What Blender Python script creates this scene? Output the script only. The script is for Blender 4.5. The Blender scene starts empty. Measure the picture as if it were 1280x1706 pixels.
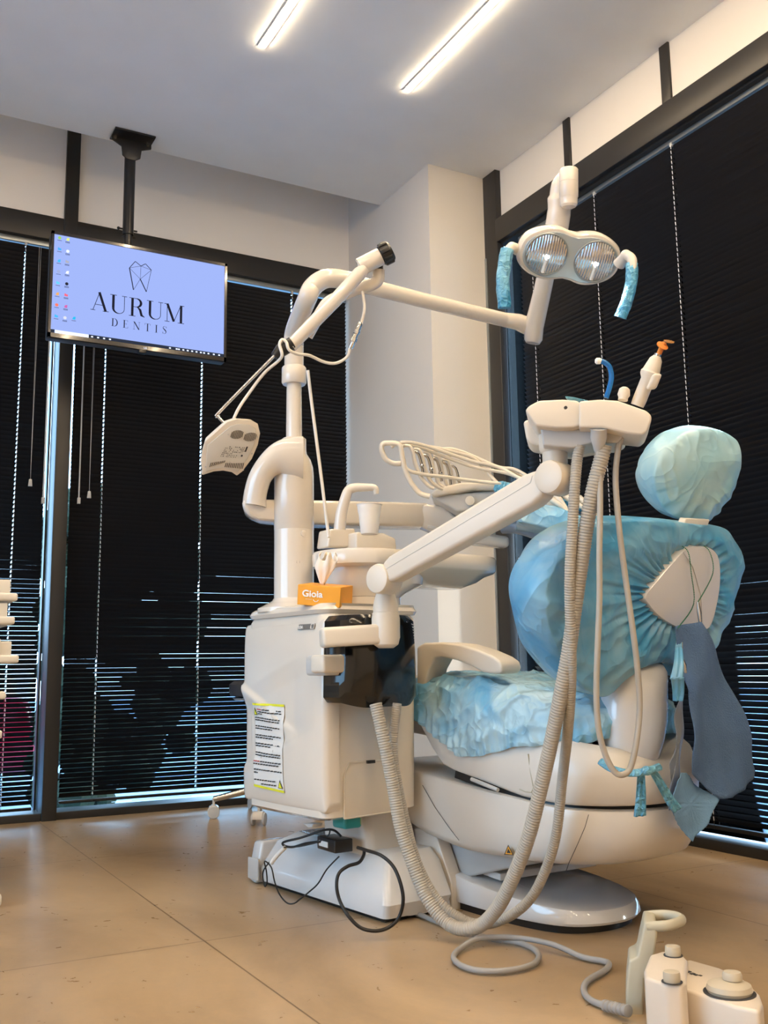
import bpy, bmesh, math, random
from math import sin, cos, pi, radians, sqrt
from mathutils import Vector as V, Matrix, noise
random.seed(7)
sc = bpy.context.scene
COL = sc.collection

# ------------------------------------------------------------------ camera
EYE = 0.62
YAW, PITCH, ROLL, F_PX = .503555, .1572786, -.0143384, 1644.04
cf = V((sin(YAW)*cos(PITCH), cos(YAW)*cos(PITCH), sin(PITCH)))
cr = V((cos(YAW), -sin(YAW), 0)); cu = cr.cross(cf)
cr, cu = cr*cos(ROLL)+cu*sin(ROLL), cu*cos(ROLL)-cr*sin(ROLL)
CAM = V((0, 0, EYE))
cd = bpy.data.cameras.new('camera'); cam = bpy.data.objects.new('camera', cd); COL.objects.link(cam)
cam.matrix_world = Matrix(((cr.x, cu.x, -cf.x, 0), (cr.y, cu.y, -cf.y, 0), (cr.z, cu.z, -cf.z, EYE), (0, 0, 0, 1)))
cd.sensor_fit = 'HORIZONTAL'; cd.sensor_width = 36; cd.lens = 36*F_PX/1280
cd.clip_start = .05; cd.clip_end = 200
sc.camera = cam

# ------------------------------------------------------------------ world, lights, exposure
sc.view_settings.view_transform = 'Standard'; sc.view_settings.look = 'None'
sc.view_settings.gamma = 1; sc.view_settings.use_curve_mapping = False
sc.view_settings.exposure = 0.64
LED_COLOR = (1.0, .77, .50); LED_POWER = 86.0
SKY = ((.42, .69, 1.0), 5.0)
w = bpy.data.worlds.new('sky'); sc.world = w; w.use_nodes = True
bg = w.node_tree.nodes['Background']; bg.inputs[0].default_value = (*SKY[0], 1); bg.inputs[1].default_value = SKY[1]

sl = bpy.data.lights.new('sun', 'SUN'); sl.energy = 2.4; sl.angle = radians(3); sl.color = (1, .97, .93)
so_ = bpy.data.objects.new('sun', sl); COL.objects.link(so_); so_.location = (8, 0, 5)
so_.rotation_euler = V((-1, .50, -.30)).to_track_quat('-Z', 'Y').to_euler()

# ------------------------------------------------------------------ survey helpers (photo measurement -> place in the room)
ANG = radians(8)                                   # heading of the dental chair against the walls
UU = V((-sin(ANG), cos(ANG), 0)); WW = V((cos(ANG), sin(ANG), 0)); ZZ = V((0, 0, 1))
def uv(u, v, z): return UU*u+WW*v+ZZ*z
def ray(px, py): return cf+cr*((px-640)/F_PX)+cu*((853-py)/F_PX)
def at(px, py, D): return CAM+ray(px, py)*D
def onpl(px, py, p0, n):
    d = ray(px, py); return CAM+d*((V(p0)-CAM).dot(n)/d.dot(n))
def onz(px, py, z=0.0): return onpl(px, py, V((0, 0, z)), ZZ)
def ony(px, py, y): return onpl(px, py, V((0, y, 0)), V((0, 1, 0)))
def onx(px, py, x): return onpl(px, py, V((x, 0, 0)), V((1, 0, 0)))
def onv(px, py, v): return onpl(px, py, WW*v, WW)
def onu(px, py, u): return onpl(px, py, UU*u, UU)

# ------------------------------------------------------------------ materials
MATS = {}
def pm(name, col, rough=.5, metal=0, coat=0, emit=None, es=0, noise_amt=0, noise_scale=5, col2=None, bump=0, bump_scale=50, trans=0, ior=1.45, sss=0, alpha=1, stretch=None, detail=6):
    m = bpy.data.materials.new(name); m.use_nodes = True; nt = m.node_tree; b = nt.nodes['Principled BSDF']
    b.inputs['Base Color'].default_value = (*col, 1); b.inputs['Roughness'].default_value = rough
    b.inputs['Metallic'].default_value = metal; b.inputs['Coat Weight'].default_value = coat; b.inputs['Coat Roughness'].default_value = .06
    b.inputs['IOR'].default_value = ior; b.inputs['Transmission Weight'].default_value = trans; b.inputs['Alpha'].default_value = alpha
    if sss: b.inputs['Subsurface Weight'].default_value = sss; b.inputs['Subsurface Radius'].default_value = (.02, .02, .02)
    if emit: b.inputs['Emission Color'].default_value = (*emit, 1); b.inputs['Emission Strength'].default_value = es
    tc = nt.nodes.new('ShaderNodeTexCoord'); mp = nt.nodes.new('ShaderNodeMapping'); nt.links.new(tc.outputs['Object'], mp.inputs[0])
    if stretch: mp.inputs['Scale'].default_value = stretch
    n = nt.nodes.new('ShaderNodeTexNoise'); n.inputs['Scale'].default_value = noise_scale; n.inputs['Detail'].default_value = detail
    nt.links.new(mp.outputs[0], n.inputs['Vector'])
    c2 = col2 or tuple(min(1, c*(1-max(noise_amt, .03))) for c in col)
    mx = nt.nodes.new('ShaderNodeMix'); mx.data_type = 'RGBA'
    mx.inputs['A'].default_value = (*col, 1); mx.inputs['B'].default_value = (*c2, 1)
    cr_ = nt.nodes.new('ShaderNodeValToRGB'); cr_.color_ramp.elements[0].position = .35; cr_.color_ramp.elements[1].position = .65
    nt.links.new(n.outputs['Fac'], cr_.inputs[0]); nt.links.new(cr_.outputs[0], mx.inputs['Factor']); nt.links.new(mx.outputs['Result'], b.inputs['Base Color'])
    if bump:
        n2 = nt.nodes.new('ShaderNodeTexNoise'); n2.inputs['Scale'].default_value = bump_scale; n2.inputs['Detail'].default_value = 4
        nt.links.new(mp.outputs[0], n2.inputs['Vector'])
        bp = nt.nodes.new('ShaderNodeBump'); bp.inputs['Strength'].default_value = bump; bp.inputs['Distance'].default_value = .01
        nt.links.new(n2.outputs['Fac'], bp.inputs['Height']); nt.links.new(bp.outputs[0], b.inputs['Normal'])
    MATS[name] = m; return m

M_white = pm('white_plastic', (.68, .625, .55), .16, coat=.6)
M_cream = pm('cream_plastic', (.68, .62, .53), .35)
M_shell = pm('chair_plastic', (.67, .63, .57), .28, coat=.2)
M_base = pm('base_enamel', (.66, .66, .66), .12, coat=.7)
M_greyp = pm('grey_plastic', (.50, .50, .49), .4)
M_dgrey = pm('dark_grey_plastic', (.05, .05, .055), .45)
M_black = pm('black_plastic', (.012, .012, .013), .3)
M_gloss = pm('smoked_plastic', (.004, .004, .004), .16, coat=.25)
M_frame = pm('black_aluminium', (.022, .021, .020), .38)
M_slat = pm('blind_slat', (.010, .010, .012), .32)
M_rail = pm('grey_rail', (.30, .33, .34), .3, metal=.6)
M_cord = pm('blind_cord', (.05, .05, .05), .6)
M_lace = pm('cord_lace_white', (.72, .74, .80), .5)
M_wand = pm('clear_wand', (.42, .42, .42), .2)
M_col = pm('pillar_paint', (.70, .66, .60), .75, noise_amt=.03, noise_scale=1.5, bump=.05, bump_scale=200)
M_wall = pm('wall_paint', (.86, .84, .81), .75, noise_amt=.03, noise_scale=1.5, bump=.05, bump_scale=200)
M_ceil = pm('ceiling_paint', (.86, .88, .88), .8, bump=.05, bump_scale=200)
M_metal = pm('steel', (.60, .60, .60), .22, metal=1)
M_hose = pm('grey_hose', (.41, .38, .33), .42)
M_whose = pm('cream_hose', (.66, .60, .50), .45)
M_cable = pm('grey_cable', (.30, .29, .28), .5)
M_wcable = pm('white_cable', (.78, .74, .68), .4)
M_bcable = pm('black_cable', (.008, .008, .009), .4)
M_pad = pm('beige_upholstery', (.55, .52, .45), .5)
M_pedal = pm('pedal_grey_green', (.47, .44, .34), .42)
M_pedalw = pm('pedal_cream', (.66, .58, .49), .35)
M_btn = pm('pedal_button', (.50, .44, .34), .5)
M_orange = pm('tissue_box_orange', (.85, .36, .015), .4)
M_olive = pm('tissue_box_olive', (.55, .42, .03), .4)
M_whitec = pm('print_white', (.88, .86, .82), .5)
M_paper = pm('tissue_paper', (.86, .78, .68), .8, sss=.2)
M_cup = pm('cup_plastic', (.86, .82, .76), .35, sss=.2)
M_bib = pm('bib_paper', (.085, .165, .33), .85, bump=.5, bump_scale=300, noise_amt=.12, noise_scale=9)
M_bib2 = pm('bib_under', (.16, .32, .55), .85, bump=.2, bump_scale=300, noise_amt=.1, noise_scale=8)
M_yel = pm('label_yellow', (.72, .70, .03), .5)
M_org = pm('warning_orange', (.80, .36, .03), .5)
M_red = pm('label_red', (.55, .08, .07), .5)
M_ink = pm('print_ink', (.03, .03, .03), .6)
M_paperw = pm('label_paper', (.72, .70, .66), .5)
M_teal = pm('teal_plastic', (.02, .28, .30), .3)
M_ora = pm('amber_plastic', (.85, .30, .06), .2, trans=.3)
M_ora2 = pm('amber_shield', (.75, .42, .16), .1, trans=.6)
M_blue = pm('blue_tube', (.01, .16, .50), .15, trans=.2)
M_green = pm('green_plastic', (.01, .16, .08), .4)
M_yplas = pm('yellow_plastic', (.75, .62, .02), .4)
M_chrome = pm('chrome', (.8, .8, .8), .08, metal=1)
M_brown = pm('brown_disc', (.3, .2, .13), .5)
M_smoke = pm('grey_film', (.20, .23, .28), .3)

def film(name, c1, c2, bump=1.0, bs=9, trans=.12, clear=0.0):
    """thin wrinkled polythene: colour blotches where it clings, creases as bump"""
    m = bpy.data.materials.new(name); m.use_nodes = True; nt = m.node_tree; b = nt.nodes['Principled BSDF']
    N = nt.nodes.new; L = nt.links.new
    tc = N('ShaderNodeTexCoord')
    n = N('ShaderNodeTexNoise'); n.inputs['Scale'].default_value = 5; n.inputs['Detail'].default_value = 5; n.inputs['Distortion'].default_value = 1.2
    L(tc.outputs['Object'], n.inputs['Vector'])
    rp = N('ShaderNodeValToRGB'); rp.color_ramp.elements[0].position = .38; rp.color_ramp.elements[1].position = .62
    rp.color_ramp.elements[0].color = (*c1, 1); rp.color_ramp.elements[1].color = (*c2, 1)
    L(n.outputs['Fac'], rp.inputs[0]); L(rp.outputs[0], b.inputs['Base Color'])
    b.inputs['Roughness'].default_value = .33; b.inputs['Coat Weight'].default_value = .35; b.inputs['Coat Roughness'].default_value = .2
    hs = None
    for sc_, k_, w_ in ((bs, 9, 1.0), (bs*2.3, 7, .5), (bs*.5, 12, 1.0)):
        v1 = N('ShaderNodeTexNoise'); v1.inputs['Scale'].default_value = sc_; v1.inputs['Detail'].default_value = 1; v1.inputs['Distortion'].default_value = 1.1
        L(tc.outputs['Object'], v1.inputs['Vector'])
        q1 = N('ShaderNodeMath'); q1.operation = 'SUBTRACT'; q1.inputs[1].default_value = .5; L(v1.outputs['Fac'], q1.inputs[0])
        q2 = N('ShaderNodeMath'); q2.operation = 'ABSOLUTE'; L(q1.outputs[0], q2.inputs[0])
        q3 = N('ShaderNodeMath'); q3.operation = 'MULTIPLY'; q3.inputs[1].default_value = -k_; L(q2.outputs[0], q3.inputs[0])
        q4_ = N('ShaderNodeMath'); q4_.operation = 'EXPONENT'; L(q3.outputs[0], q4_.inputs[0])
        q5 = N('ShaderNodeMath'); q5.operation = 'MULTIPLY_ADD'; q5.inputs[1].default_value = w_; L(q4_.outputs[0], q5.inputs[0])
        if hs is not None: L(hs, q5.inputs[2])
        else: q5.inputs[2].default_value = 0
        hs = q5.outputs[0]
    bp = N('ShaderNodeBump'); bp.inputs['Strength'].default_value = bump; bp.inputs['Distance'].default_value = .007
    L(hs, bp.inputs['Height']); L(bp.outputs[0], b.inputs['Normal'])
    tr = N('ShaderNodeBsdfTranslucent'); L(rp.outputs[0], tr.inputs['Color'])
    mx = N('ShaderNodeMixShader'); mx.inputs[0].default_value = trans
    L(b.outputs[0], mx.inputs[1]); L(tr.outputs[0], mx.inputs[2]); 
    if clear:
        tp = N('ShaderNodeBsdfTransparent'); tp.inputs[0].default_value = (.7, .88, .97, 1); m2 = N('ShaderNodeMixShader'); m2.inputs[0].default_value = clear
        L(mx.outputs[0], m2.inputs[1]); L(tp.outputs[0], m2.inputs[2]); L(m2.outputs[0], nt.nodes['Material Output'].inputs[0])
    else: L(mx.outputs[0], nt.nodes['Material Output'].inputs[0])
    return m
M_film2 = film('blue_film_pale', (.17, .47, .72), (.44, .66, .76), bump=.8, bs=7)
M_film4 = film('blue_film_head', (.30, .60, .76), (.46, .68, .74), bump=.55, bs=6, clear=.06)
M_film3 = film('blue_sleeve', (.07, .36, .60), (.20, .52, .72), bump=.7, bs=30)

def floor_mat():
    m = bpy.data.materials.new('stone_tile'); m.use_nodes = True; nt = m.node_tree; b = nt.nodes['Principled BSDF']
    N = nt.nodes.new; L = nt.links.new
    tc = N('ShaderNodeTexCoord')
    n = N('ShaderNodeTexNoise'); n.inputs['Scale'].default_value = 1.3; n.inputs['Detail'].default_value = 9; n.inputs['Roughness'].default_value = .62; n.inputs['Distortion'].default_value = .6
    mp = N('ShaderNodeMapping'); mp.inputs['Scale'].default_value = (1.6, .8, 1); L(tc.outputs['Object'], mp.inputs[0]); L(mp.outputs[0], n.inputs['Vector'])
    rp = N('ShaderNodeValToRGB'); e = rp.color_ramp.elements
    e[0].position = .32; e[0].color = (.275, .19, .108, 1); e[1].position = .66; e[1].color = (.48, .345, .205, 1)
    L(n.outputs['Fac'], rp.inputs[0])
    n2 = N('ShaderNodeTexNoise'); n2.inputs['Scale'].default_value = 22; n2.inputs['Detail'].default_value = 8; n2.inputs['Distortion'].default_value = 1.5
    L(tc.outputs['Object'], n2.inputs['Vector'])
    r2 = N('ShaderNodeValToRGB'); r2.color_ramp.elements[0].position = .3; r2.color_ramp.elements[0].color = (.93, .93, .93, 1); r2.color_ramp.elements[1].position = .7; r2.color_ramp.elements[1].color = (1.05, 1.05, 1.05, 1)
    L(n2.outputs['Fac'], r2.inputs[0])
    mu = N('ShaderNodeMix'); mu.data_type = 'RGBA'; mu.blend_type = 'MULTIPLY'; mu.inputs['Factor'].default_value = 1
    L(rp.outputs[0], mu.inputs['A']); L(r2.outputs[0], mu.inputs['B'])
    br = N('ShaderNodeTexBrick'); br.offset = 0; br.inputs['Scale'].default_value = 1; br.inputs['Brick Width'].default_value = 1.2; br.inputs['Row Height'].default_value = 1.2
    br.inputs['Mortar Size'].default_value = .0022; br.inputs['Mortar Smooth'].default_value = .2
    br.inputs['Color1'].default_value = (1, 1, 1, 1); br.inputs['Color2'].default_value = (.93, .93, .93, 1); br.inputs['Mortar'].default_value = (.42, .38, .33, 1)
    m2 = N('ShaderNodeMapping'); m2.inputs['Location'].default_value = (-.79+1.2*4, -2.33+1.2*4, 0); L(tc.outputs['Object'], m2.inputs[0]); L(m2.outputs[0], br.inputs['Vector'])
    m3 = N('ShaderNodeMix'); m3.data_type = 'RGBA'; m3.blend_type = 'MULTIPLY'; m3.inputs['Factor'].default_value = 1
    L(mu.outputs['Result'], m3.inputs['A']); L(br.outputs['Color'], m3.inputs['B']); L(m3.outputs['Result'], b.inputs['Base Color'])
    rr = N('ShaderNodeMapRange'); rr.inputs['To Min'].default_value = .22; rr.inputs['To Max'].default_value = .40
    L(n2.outputs['Fac'], rr.inputs[0]); L(rr.outputs[0], b.inputs['Roughness'])
    bp = N('ShaderNodeBump'); bp.inputs['Strength'].default_value = .03; bp.inputs['Distance'].default_value = .001
    L(n2.outputs['Fac'], bp.inputs['Height']); L(bp.outputs[0], b.inputs['Normal'])
    return m
M_floor = floor_mat()

def emis(name, col, s):
    m = bpy.data.materials.new(name); m.use_nodes = True; nt = m.node_tree
    nt.nodes.remove(nt.nodes['Principled BSDF']); e = nt.nodes.new('ShaderNodeEmission')
    e.inputs[0].default_value = (*col, 1); e.inputs[1].default_value = s
    nt.links.new(e.outputs[0], nt.nodes['Material Output'].inputs[0]); return m
def glass_mat():
    m = bpy.data.materials.new('window_glass'); m.use_nodes = True; nt = m.node_tree
    nt.nodes.remove(nt.nodes['Principled BSDF']); N = nt.nodes.new; L = nt.links.new
    g = N('ShaderNodeBsdfGlossy'); g.inputs['Roughness'].default_value = .01; t = N('ShaderNodeBsdfTransparent'); t.inputs[0].default_value = (.93, .97, .98, 1)
    f = N('ShaderNodeFresnel'); f.inputs[0].default_value = 1.5; mx = N('ShaderNodeMixShader')
    L(f.outputs[0], mx.inputs[0]); L(t.outputs[0], mx.inputs[1]); L(g.outputs[0], mx.inputs[2]); L(mx.outputs[0], nt.nodes['Material Output'].inputs[0])
    return m
M_glass = glass_mat()
M_led = emis('led_diffuser', LED_COLOR, LED_POWER)
M_screen = emis('screen_blue', (.37, .48, .95), .66)

# ------------------------------------------------------------------ mesh helpers
def tag(o, label=None, cat=None, group=None, kind=None):
    if label: o['label'] = label
    if cat: o['category'] = cat
    if group: o['group'] = group
    if kind: o['kind'] = kind
    return o
def thing(name, loc, label, cat, group=None):
    o = bpy.data.objects.new(name, None); COL.objects.link(o); o.location = loc; o.empty_display_size = .05
    return tag(o, label, cat, group)
def link(name, me, mat, parent):
    o = bpy.data.objects.new(name, me); COL.objects.link(o)
    if mat: me.materials.append(mat)
    if parent is not None:
        o.parent = parent
        if parent.type == 'EMPTY': o.matrix_parent_inverse = Matrix.Translation(-parent.location)
    return o
def fin(bm, sharp=38):
    bmesh.ops.remove_doubles(bm, verts=bm.verts, dist=1e-6)
    bmesh.ops.recalc_face_normals(bm, faces=bm.faces)
    for f in bm.faces: f.smooth = True
    a = radians(sharp)
    for e in bm.edges:
        if len(e.link_faces) == 2 and e.calc_face_angle(0) > a: e.smooth = False
class MB:
    """collects shapes, then links them as one mesh object"""
    def __init__(s): s.bm = bmesh.new()
    def faces(s, vs, fs):
        b = [s.bm.verts.new(v) for v in vs]; out = []
        for f in fs:
            try: out.append(s.bm.faces.new([b[i] for i in f]))
            except ValueError: pass
        return b, out
    def bevel_new(s, b, out, bev, seg=3, ang=30):
        if bev <= 0: return
        bmesh.ops.recalc_face_normals(s.bm, faces=out)
        for f in out: f.normal_update()
        fs = set(out); es = [e for e in {e for f in out for e in f.edges} if len(e.link_faces) == 2 and e.calc_face_angle(0) > radians(ang)]
        bmesh.ops.recalc_face_normals(s.bm, faces=out)
        bmesh.ops.bevel(s.bm, geom=es, offset=bev, segments=seg, profile=.5, affect='EDGES', clamp_overlap=True)
    def box(s, c, h, ax=None, bev=0, seg=3):
        X, Y, Z = ax or (V((1, 0, 0)), V((0, 1, 0)), V((0, 0, 1))); c = V(c)
        vs = [c+X*(h[0]*i)+Y*(h[1]*j)+Z*(h[2]*k) for k in (-1, 1) for j in (-1, 1) for i in (-1, 1)]
        b, o = s.faces(vs, [(0, 1, 3, 2), (4, 6, 7, 5), (0, 4, 5, 1), (2, 3, 7, 6), (0, 2, 6, 4), (1, 5, 7, 3)])
        s.bevel_new(b, o, bev, seg); return s
    def bx(s, x0, x1, y0, y1, z0, z1, bev=0): return s.box(((x0+x1)/2, (y0+y1)/2, (z0+z1)/2), (abs(x1-x0)/2, abs(y1-y0)/2, abs(z1-z0)/2), bev=bev)
    def ubx(s, u0, u1, v0, v1, z0, z1, bev=0, seg=3):
        return s.box(uv((u0+u1)/2, (v0+v1)/2, (z0+z1)/2), (abs(u1-u0)/2, abs(v1-v0)/2, abs(z1-z0)/2), (UU, WW, ZZ), bev, seg)
    def prism(s, pts, ext, bev=0, seg=3, ang=30, scale=1.0):
        n = len(pts); ext = V(ext); c = sum((V(p) for p in pts), V((0, 0, 0)))/n
        vs = [V(p) for p in pts]+[c+(V(p)-c)*scale+ext for p in pts]
        fs = [tuple(range(n)), tuple(range(2*n-1, n-1, -1))]+[(i, (i+1) % n, n+(i+1) % n, n+i) for i in range(n)]
        b, o = s.faces(vs, fs); s.bevel_new(b, o, bev, seg, ang); return s
    def rings(s, rs, cap=(True, True), closed=True):
        n = len(rs[0]); vs = [p for r in rs for p in r]; fs = []
        for k in range(len(rs)-1):
            for i in range(n if closed else n-1): fs.append((k*n+i, k*n+(i+1) % n, (k+1)*n+(i+1) % n, (k+1)*n+i))
        if cap[0]: fs.append(tuple(range(n-1, -1, -1)))
        if cap[1]: fs.append(tuple((len(rs)-1)*n+i for i in range(n)))
        s.faces(vs, fs); return s
    def rev(s, c, prof, axis=ZZ, n=32, cap=(True, True)):
        a = V(axis).normalized(); x = a.orthogonal().normalized(); y = a.cross(x); c = V(c)
        s.rings([[c+a*z+(x*cos(2*pi*i/n)+y*sin(2*pi*i/n))*max(r, 1e-4) for i in range(n)] for r, z in prof], cap); return s
    def tube(s, pts, r, n=14, up=None, flat=1.0, cap=(True, True)):
        pts = [V(p) for p in pts]; m = len(pts)
        rr = r if isinstance(r, (list, tuple)) else [r]*m
        T = [(pts[min(i+1, m-1)]-pts[max(i-1, 0)]).normalized() for i in range(m)]
        x = (V(up) if up is not None else T[0].orthogonal()); x = (x-T[0]*x.dot(T[0])).normalized(); R = []
        for i in range(m):
            x = (x-T[i]*x.dot(T[i])).normalized(); y = T[i].cross(x)
            R.append([pts[i]+x*(cos(2*pi*k/n)*rr[i])+y*(sin(2*pi*k/n)*rr[i]*flat) for k in range(n)])
        s.rings(R, cap); return s
    def sph(s, c, r, sc_=(1, 1, 1), ax=None, n=20):
        X, Y, Z = ax or (V((1, 0, 0)), V((0, 1, 0)), ZZ); c = V(c)
        s.rings([[c+X*(cos(2*pi*i/n)*sin(t)*r*sc_[0])+Y*(sin(2*pi*i/n)*sin(t)*r*sc_[1])+Z*(cos(t)*r*sc_[2]) for i in range(n)] for t in [1e-3+(pi-2e-3)*k/(n//2) for k in range(n//2+1)]]); return s
    def out(s, name, mat, parent=None, sharp=38, sub=0):
        fin(s.bm, sharp); me = bpy.data.meshes.new(name); s.bm.to_mesh(me); s.bm.free()
        o = link(name, me, mat, parent)
        if sub:
            md = o.modifiers.new('sub', 'SUBSURF'); md.levels = sub; md.render_levels = sub
        return o
def spl(P, per=8, closed=False):
    """Catmull-Rom through the points (Vectors of any size, or tuples)"""
    P = [V(p) for p in P]; n = len(P); out = []
    rng = range(n) if closed else range(n-1)
    for i in rng:
        if closed: a, b, c, d = P[(i-1) % n], P[i], P[(i+1) % n], P[(i+2) % n]
        else: a, b, c, d = P[max(i-1, 0)], P[i], P[i+1], P[min(i+2, n-1)]
        for k in range(per):
            t = k/per
            out.append(.5*((2*b)+(c-a)*t+(2*a-5*b+4*c-d)*t*t+(3*b-a-3*c+d)*t*t*t))
    if not closed: out.append(P[-1])
    return out
def resample(P, step):
    out = [P[0]]; acc = 0
    for i in range(1, len(P)):
        a, b = P[i-1], P[i]; L = (b-a).length; 
        while acc+L >= step:
            t = (step-acc)/max(L, 1e-9); a = a.lerp(b, t); out.append(a.copy()); L = (b-a).length; acc = 0
        acc += L
    out.append(P[-1]); return out
def corr_hose(pts, r, pitch=.006, depth=.10, n=16):
    P = resample(spl(pts, 12), pitch/3); rr = [r*(1-depth*(0, 0, 1)[i % 3]) for i in range(len(P))]
    return MB().tube(P, rr, n)
def atl(L): return [at(*p) for p in L]
def arc(c, x, y, r, a0, a1, n): return [c+x*(cos(a0+(a1-a0)*i/n)*r)+y*(sin(a0+(a1-a0)*i/n)*r) for i in range(n+1)]

# ================================================================== ROOM
def struct(o): o['kind'] = 'structure'; return o
YW, XW, ZC = 4.516, 2.635, 2.965
struct(MB().bx(-2.8, 2.9, -2.6, 4.75, -.12, 0).out('floor', M_floor))
struct(MB().bx(-2.8, 2.9, -2.6, 4.16, ZC, 3.06).out('ceiling', M_ceil))
MB().bx(-2.8, 2.9, 4.10, 4.8, 3.26, 3.34).out('ceiling_recess', M_ceil).__setitem__('kind', 'structure')
MB().bx(-2.8, 2.9, 4.10, 4.16, 3.06, 3.26).out('ceiling_upstand', M_ceil).__setitem__('kind', 'structure')
struct(MB().bx(-2.8, .80, YW, 4.66, 2.715, 3.26).bx(.862, 2.9, YW, 4.66, 2.715, 3.26).bx(-2.8, -1.3, YW, 4.66, 0, 2.715).out('wall_left', M_wall))
mb = MB()
for a, b in ((-2.6, 2.475), (2.522, 3.062), (3.104, 3.62)): mb.bx(XW, 2.78, a, b, 2.715, 3.26)
mb.bx(XW, 2.78, -2.6, -.9, 0, 2.715)
struct(mb.out('wall_right', M_col))
struct(MB().bx(2.293, 2.604, 3.685, 4.70, 0, 3.26).out('wall_corner', M_col))
struct(MB().bx(-2.8, 2.9, -2.7, -2.6, 0, 3.06).out('wall_back', M_wall))
struct(MB().bx(-2.9, -2.8, -2.7, .4, 0, 3.3).bx(-2.9, -2.8, 3.6, 4.75, 0, 3.3).bx(-2.9, -2.8, .4, 3.6, 2.5, 3.3).bx(-2.9, -2.8, .4, 3.6, 0, .45).out('wall_side', M_wall))
# black framing
struct(MB().bx(-1.3, 2.30, YW-.012, 4.64, 2.60, 2.715, .003).out('trim_1', M_frame))
struct(MB().bx(.80, .862, YW-.02, 4.64, 0, 3.26, .003).out('trim_2', M_frame))
struct(MB().bx(-1.3, 2.30, YW-.006, 4.66, 0, .032, .003).out('trim_3', M_frame))
struct(MB().bx(XW-.03, 2.76, -.9, 3.60, 2.60, 2.715, .003).bx(XW-.006, 2.70, -.9, 3.6, 2.592, 2.60).out('trim_4', M_frame))
struct(MB().bx(XW-.012, 2.70, -.9, 3.60, 0, .034, .003).out('trim_5', M_frame))
struct(MB().bx(XW-.03, 2.645, 3.585, 3.70, 0, 3.0, .003).out('trim_6', M_frame))
struct(MB().bx(XW-.01, 2.76, 2.475, 2.522, 2.715, ZC, .002).out('trim_7', M_frame))
struct(MB().bx(XW-.01, 2.76, 3.062, 3.104, 2.715, ZC, .002).out('trim_8', M_frame))
struct(MB().bx(2.600, 2.612, 3.672, 3.70, 0, 2.55).out('trim_9', M_rail))
# windows: slim black sash with a pane
def window(name, a, b, fixed, axis):
    def bb(m, p0, p1, q0, q1, z0, z1):
        return m.bx(p0, p1, q0, q1, z0, z1) if axis == 'x' else m.bx(q0, q1, p0, p1, z0, z1)
    m = MB(); t = .008
    bb(m, a, b, fixed, fixed+.04, .02, .02+t); bb(m, a, b, fixed, fixed+.04, 2.6-t, 2.6)
    bb(m, a, a+t, fixed, fixed+.04, .03, 2.6); bb(m, b-t, b, fixed, fixed+.04, .03, 2.6)
    f = struct(m.out(name, M_frame)); g = MB(); bb(g, a+t, b-t, fixed+.018, fixed+.024, .03+t, 2.6-t); g.out('window_glass', M_glass, f)
window('window_1', -1.3, .80, 4.645, 'x'); window('window_2', .862, 2.293, 4.645, 'x'); window('added_fill_window', .4, 3.6, -2.89, 'y'); window('window_3', -.9, 3.70, 2.692, 'y')  # the side-wall window is added out of view, to let in fill daylight

def blind(label, P, d, nin, length, ztop, zbot, tilt, cords, pitch=.0205, width=.0252, seed=1, group='black venetian blinds'):
    """P start point (x,y), d along the wall, nin into the room; slats lean up towards the room"""
    rnd = random.Random(seed); P = V((P[0], P[1], 0)); d = V((*d, 0)); nin = V((*nin, 0))
    t = thing('venetian_blind', P+ZZ*ztop, label, 'blind', group)
    MB().box(P+d*(length/2)+ZZ*(ztop+.012), (length/2, .013, .013), (d, nin, ZZ), .002).out('head_rail', M_rail, t)
    MB().box(P+d*(length/2)+ZZ*(zbot+.006), (length/2, .012, .006), (d, nin, ZZ), .002).out('bottom_rail', M_slat, t)
    n = int((ztop-zbot-.02)/pitch); mb = MB()
    for k in range(n):
        z = ztop-.018-k*pitch; a0 = radians(tilt+rnd.gauss(0, .9))
        segs = [0.0]
        for c in cords: segs += [c-.0028, c+.0028]
        segs.append(length)
        sag = rnd.gauss(0, .0006)
        def row(s):
            out = []
            for q in (-1, -.5, 0, .5, 1):
                h = .0016*(1-q*q)
                out.append(P+d*s+nin*(cos(a0)*q*width/2-sin(a0)*h)+ZZ*(z+sin(a0)*q*width/2+cos(a0)*h+sag*sin(pi*s/length)))
            return out
        rows = [row(s) for s in segs]
        vs = [p for r in rows for p in r]; fs = []
        for i in range(len(rows)-1):
            hole = i % 2 == 1
            for j in range(4):
                if hole and j in (1, 2): continue
                fs.append((i*5+j, i*5+j+1, (i+1)*5+j+1, (i+1)*5+j))
        mb.faces(vs, fs)
    mb.out('slats', M_slat, t, sharp=80)
    for c in cords:
        m = MB()
        for sgn in (-1, 1): m.tube([P+d*c+nin*(sgn*.0125)+ZZ*zbot, P+d*c+nin*(sgn*.0125)+ZZ*ztop], .0007, 6)
        m.out('ladder_cord', M_cord, t); m = MB()
        for k in range(n):
            z = ztop-.018-k*pitch; m.tube([P+d*(c-.0005)+nin*.0135+ZZ*(z+.009), P+d*(c+.0012)+nin*.0135+ZZ*(z-.004)], .0014, 6)
        m.out('cord_lace', M_lace, t); m = MB()
        m.box(P+d*c+nin*.008+ZZ*(ztop-.003), (.006, .006, .008), (d, nin, ZZ), .001)
        m.out('cord_clip', M_wand, t)
    return t
yb, xb = 4.545, 2.668
b1 = blind('black venetian blind left of the upright frame bar, behind the screen', (-1.28, yb), (1, 0), (0, -1), 2.045, 2.575, .045, 48.5, (.55, 1.2, 1.92), seed=3)
b2 = blind('black venetian blind between the upright frame bar and the corner pillar', (.878, yb), (1, 0), (0, -1), 1.405, 2.575, .062, 53.2, (.14, .61, 1.09), seed=5)
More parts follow.
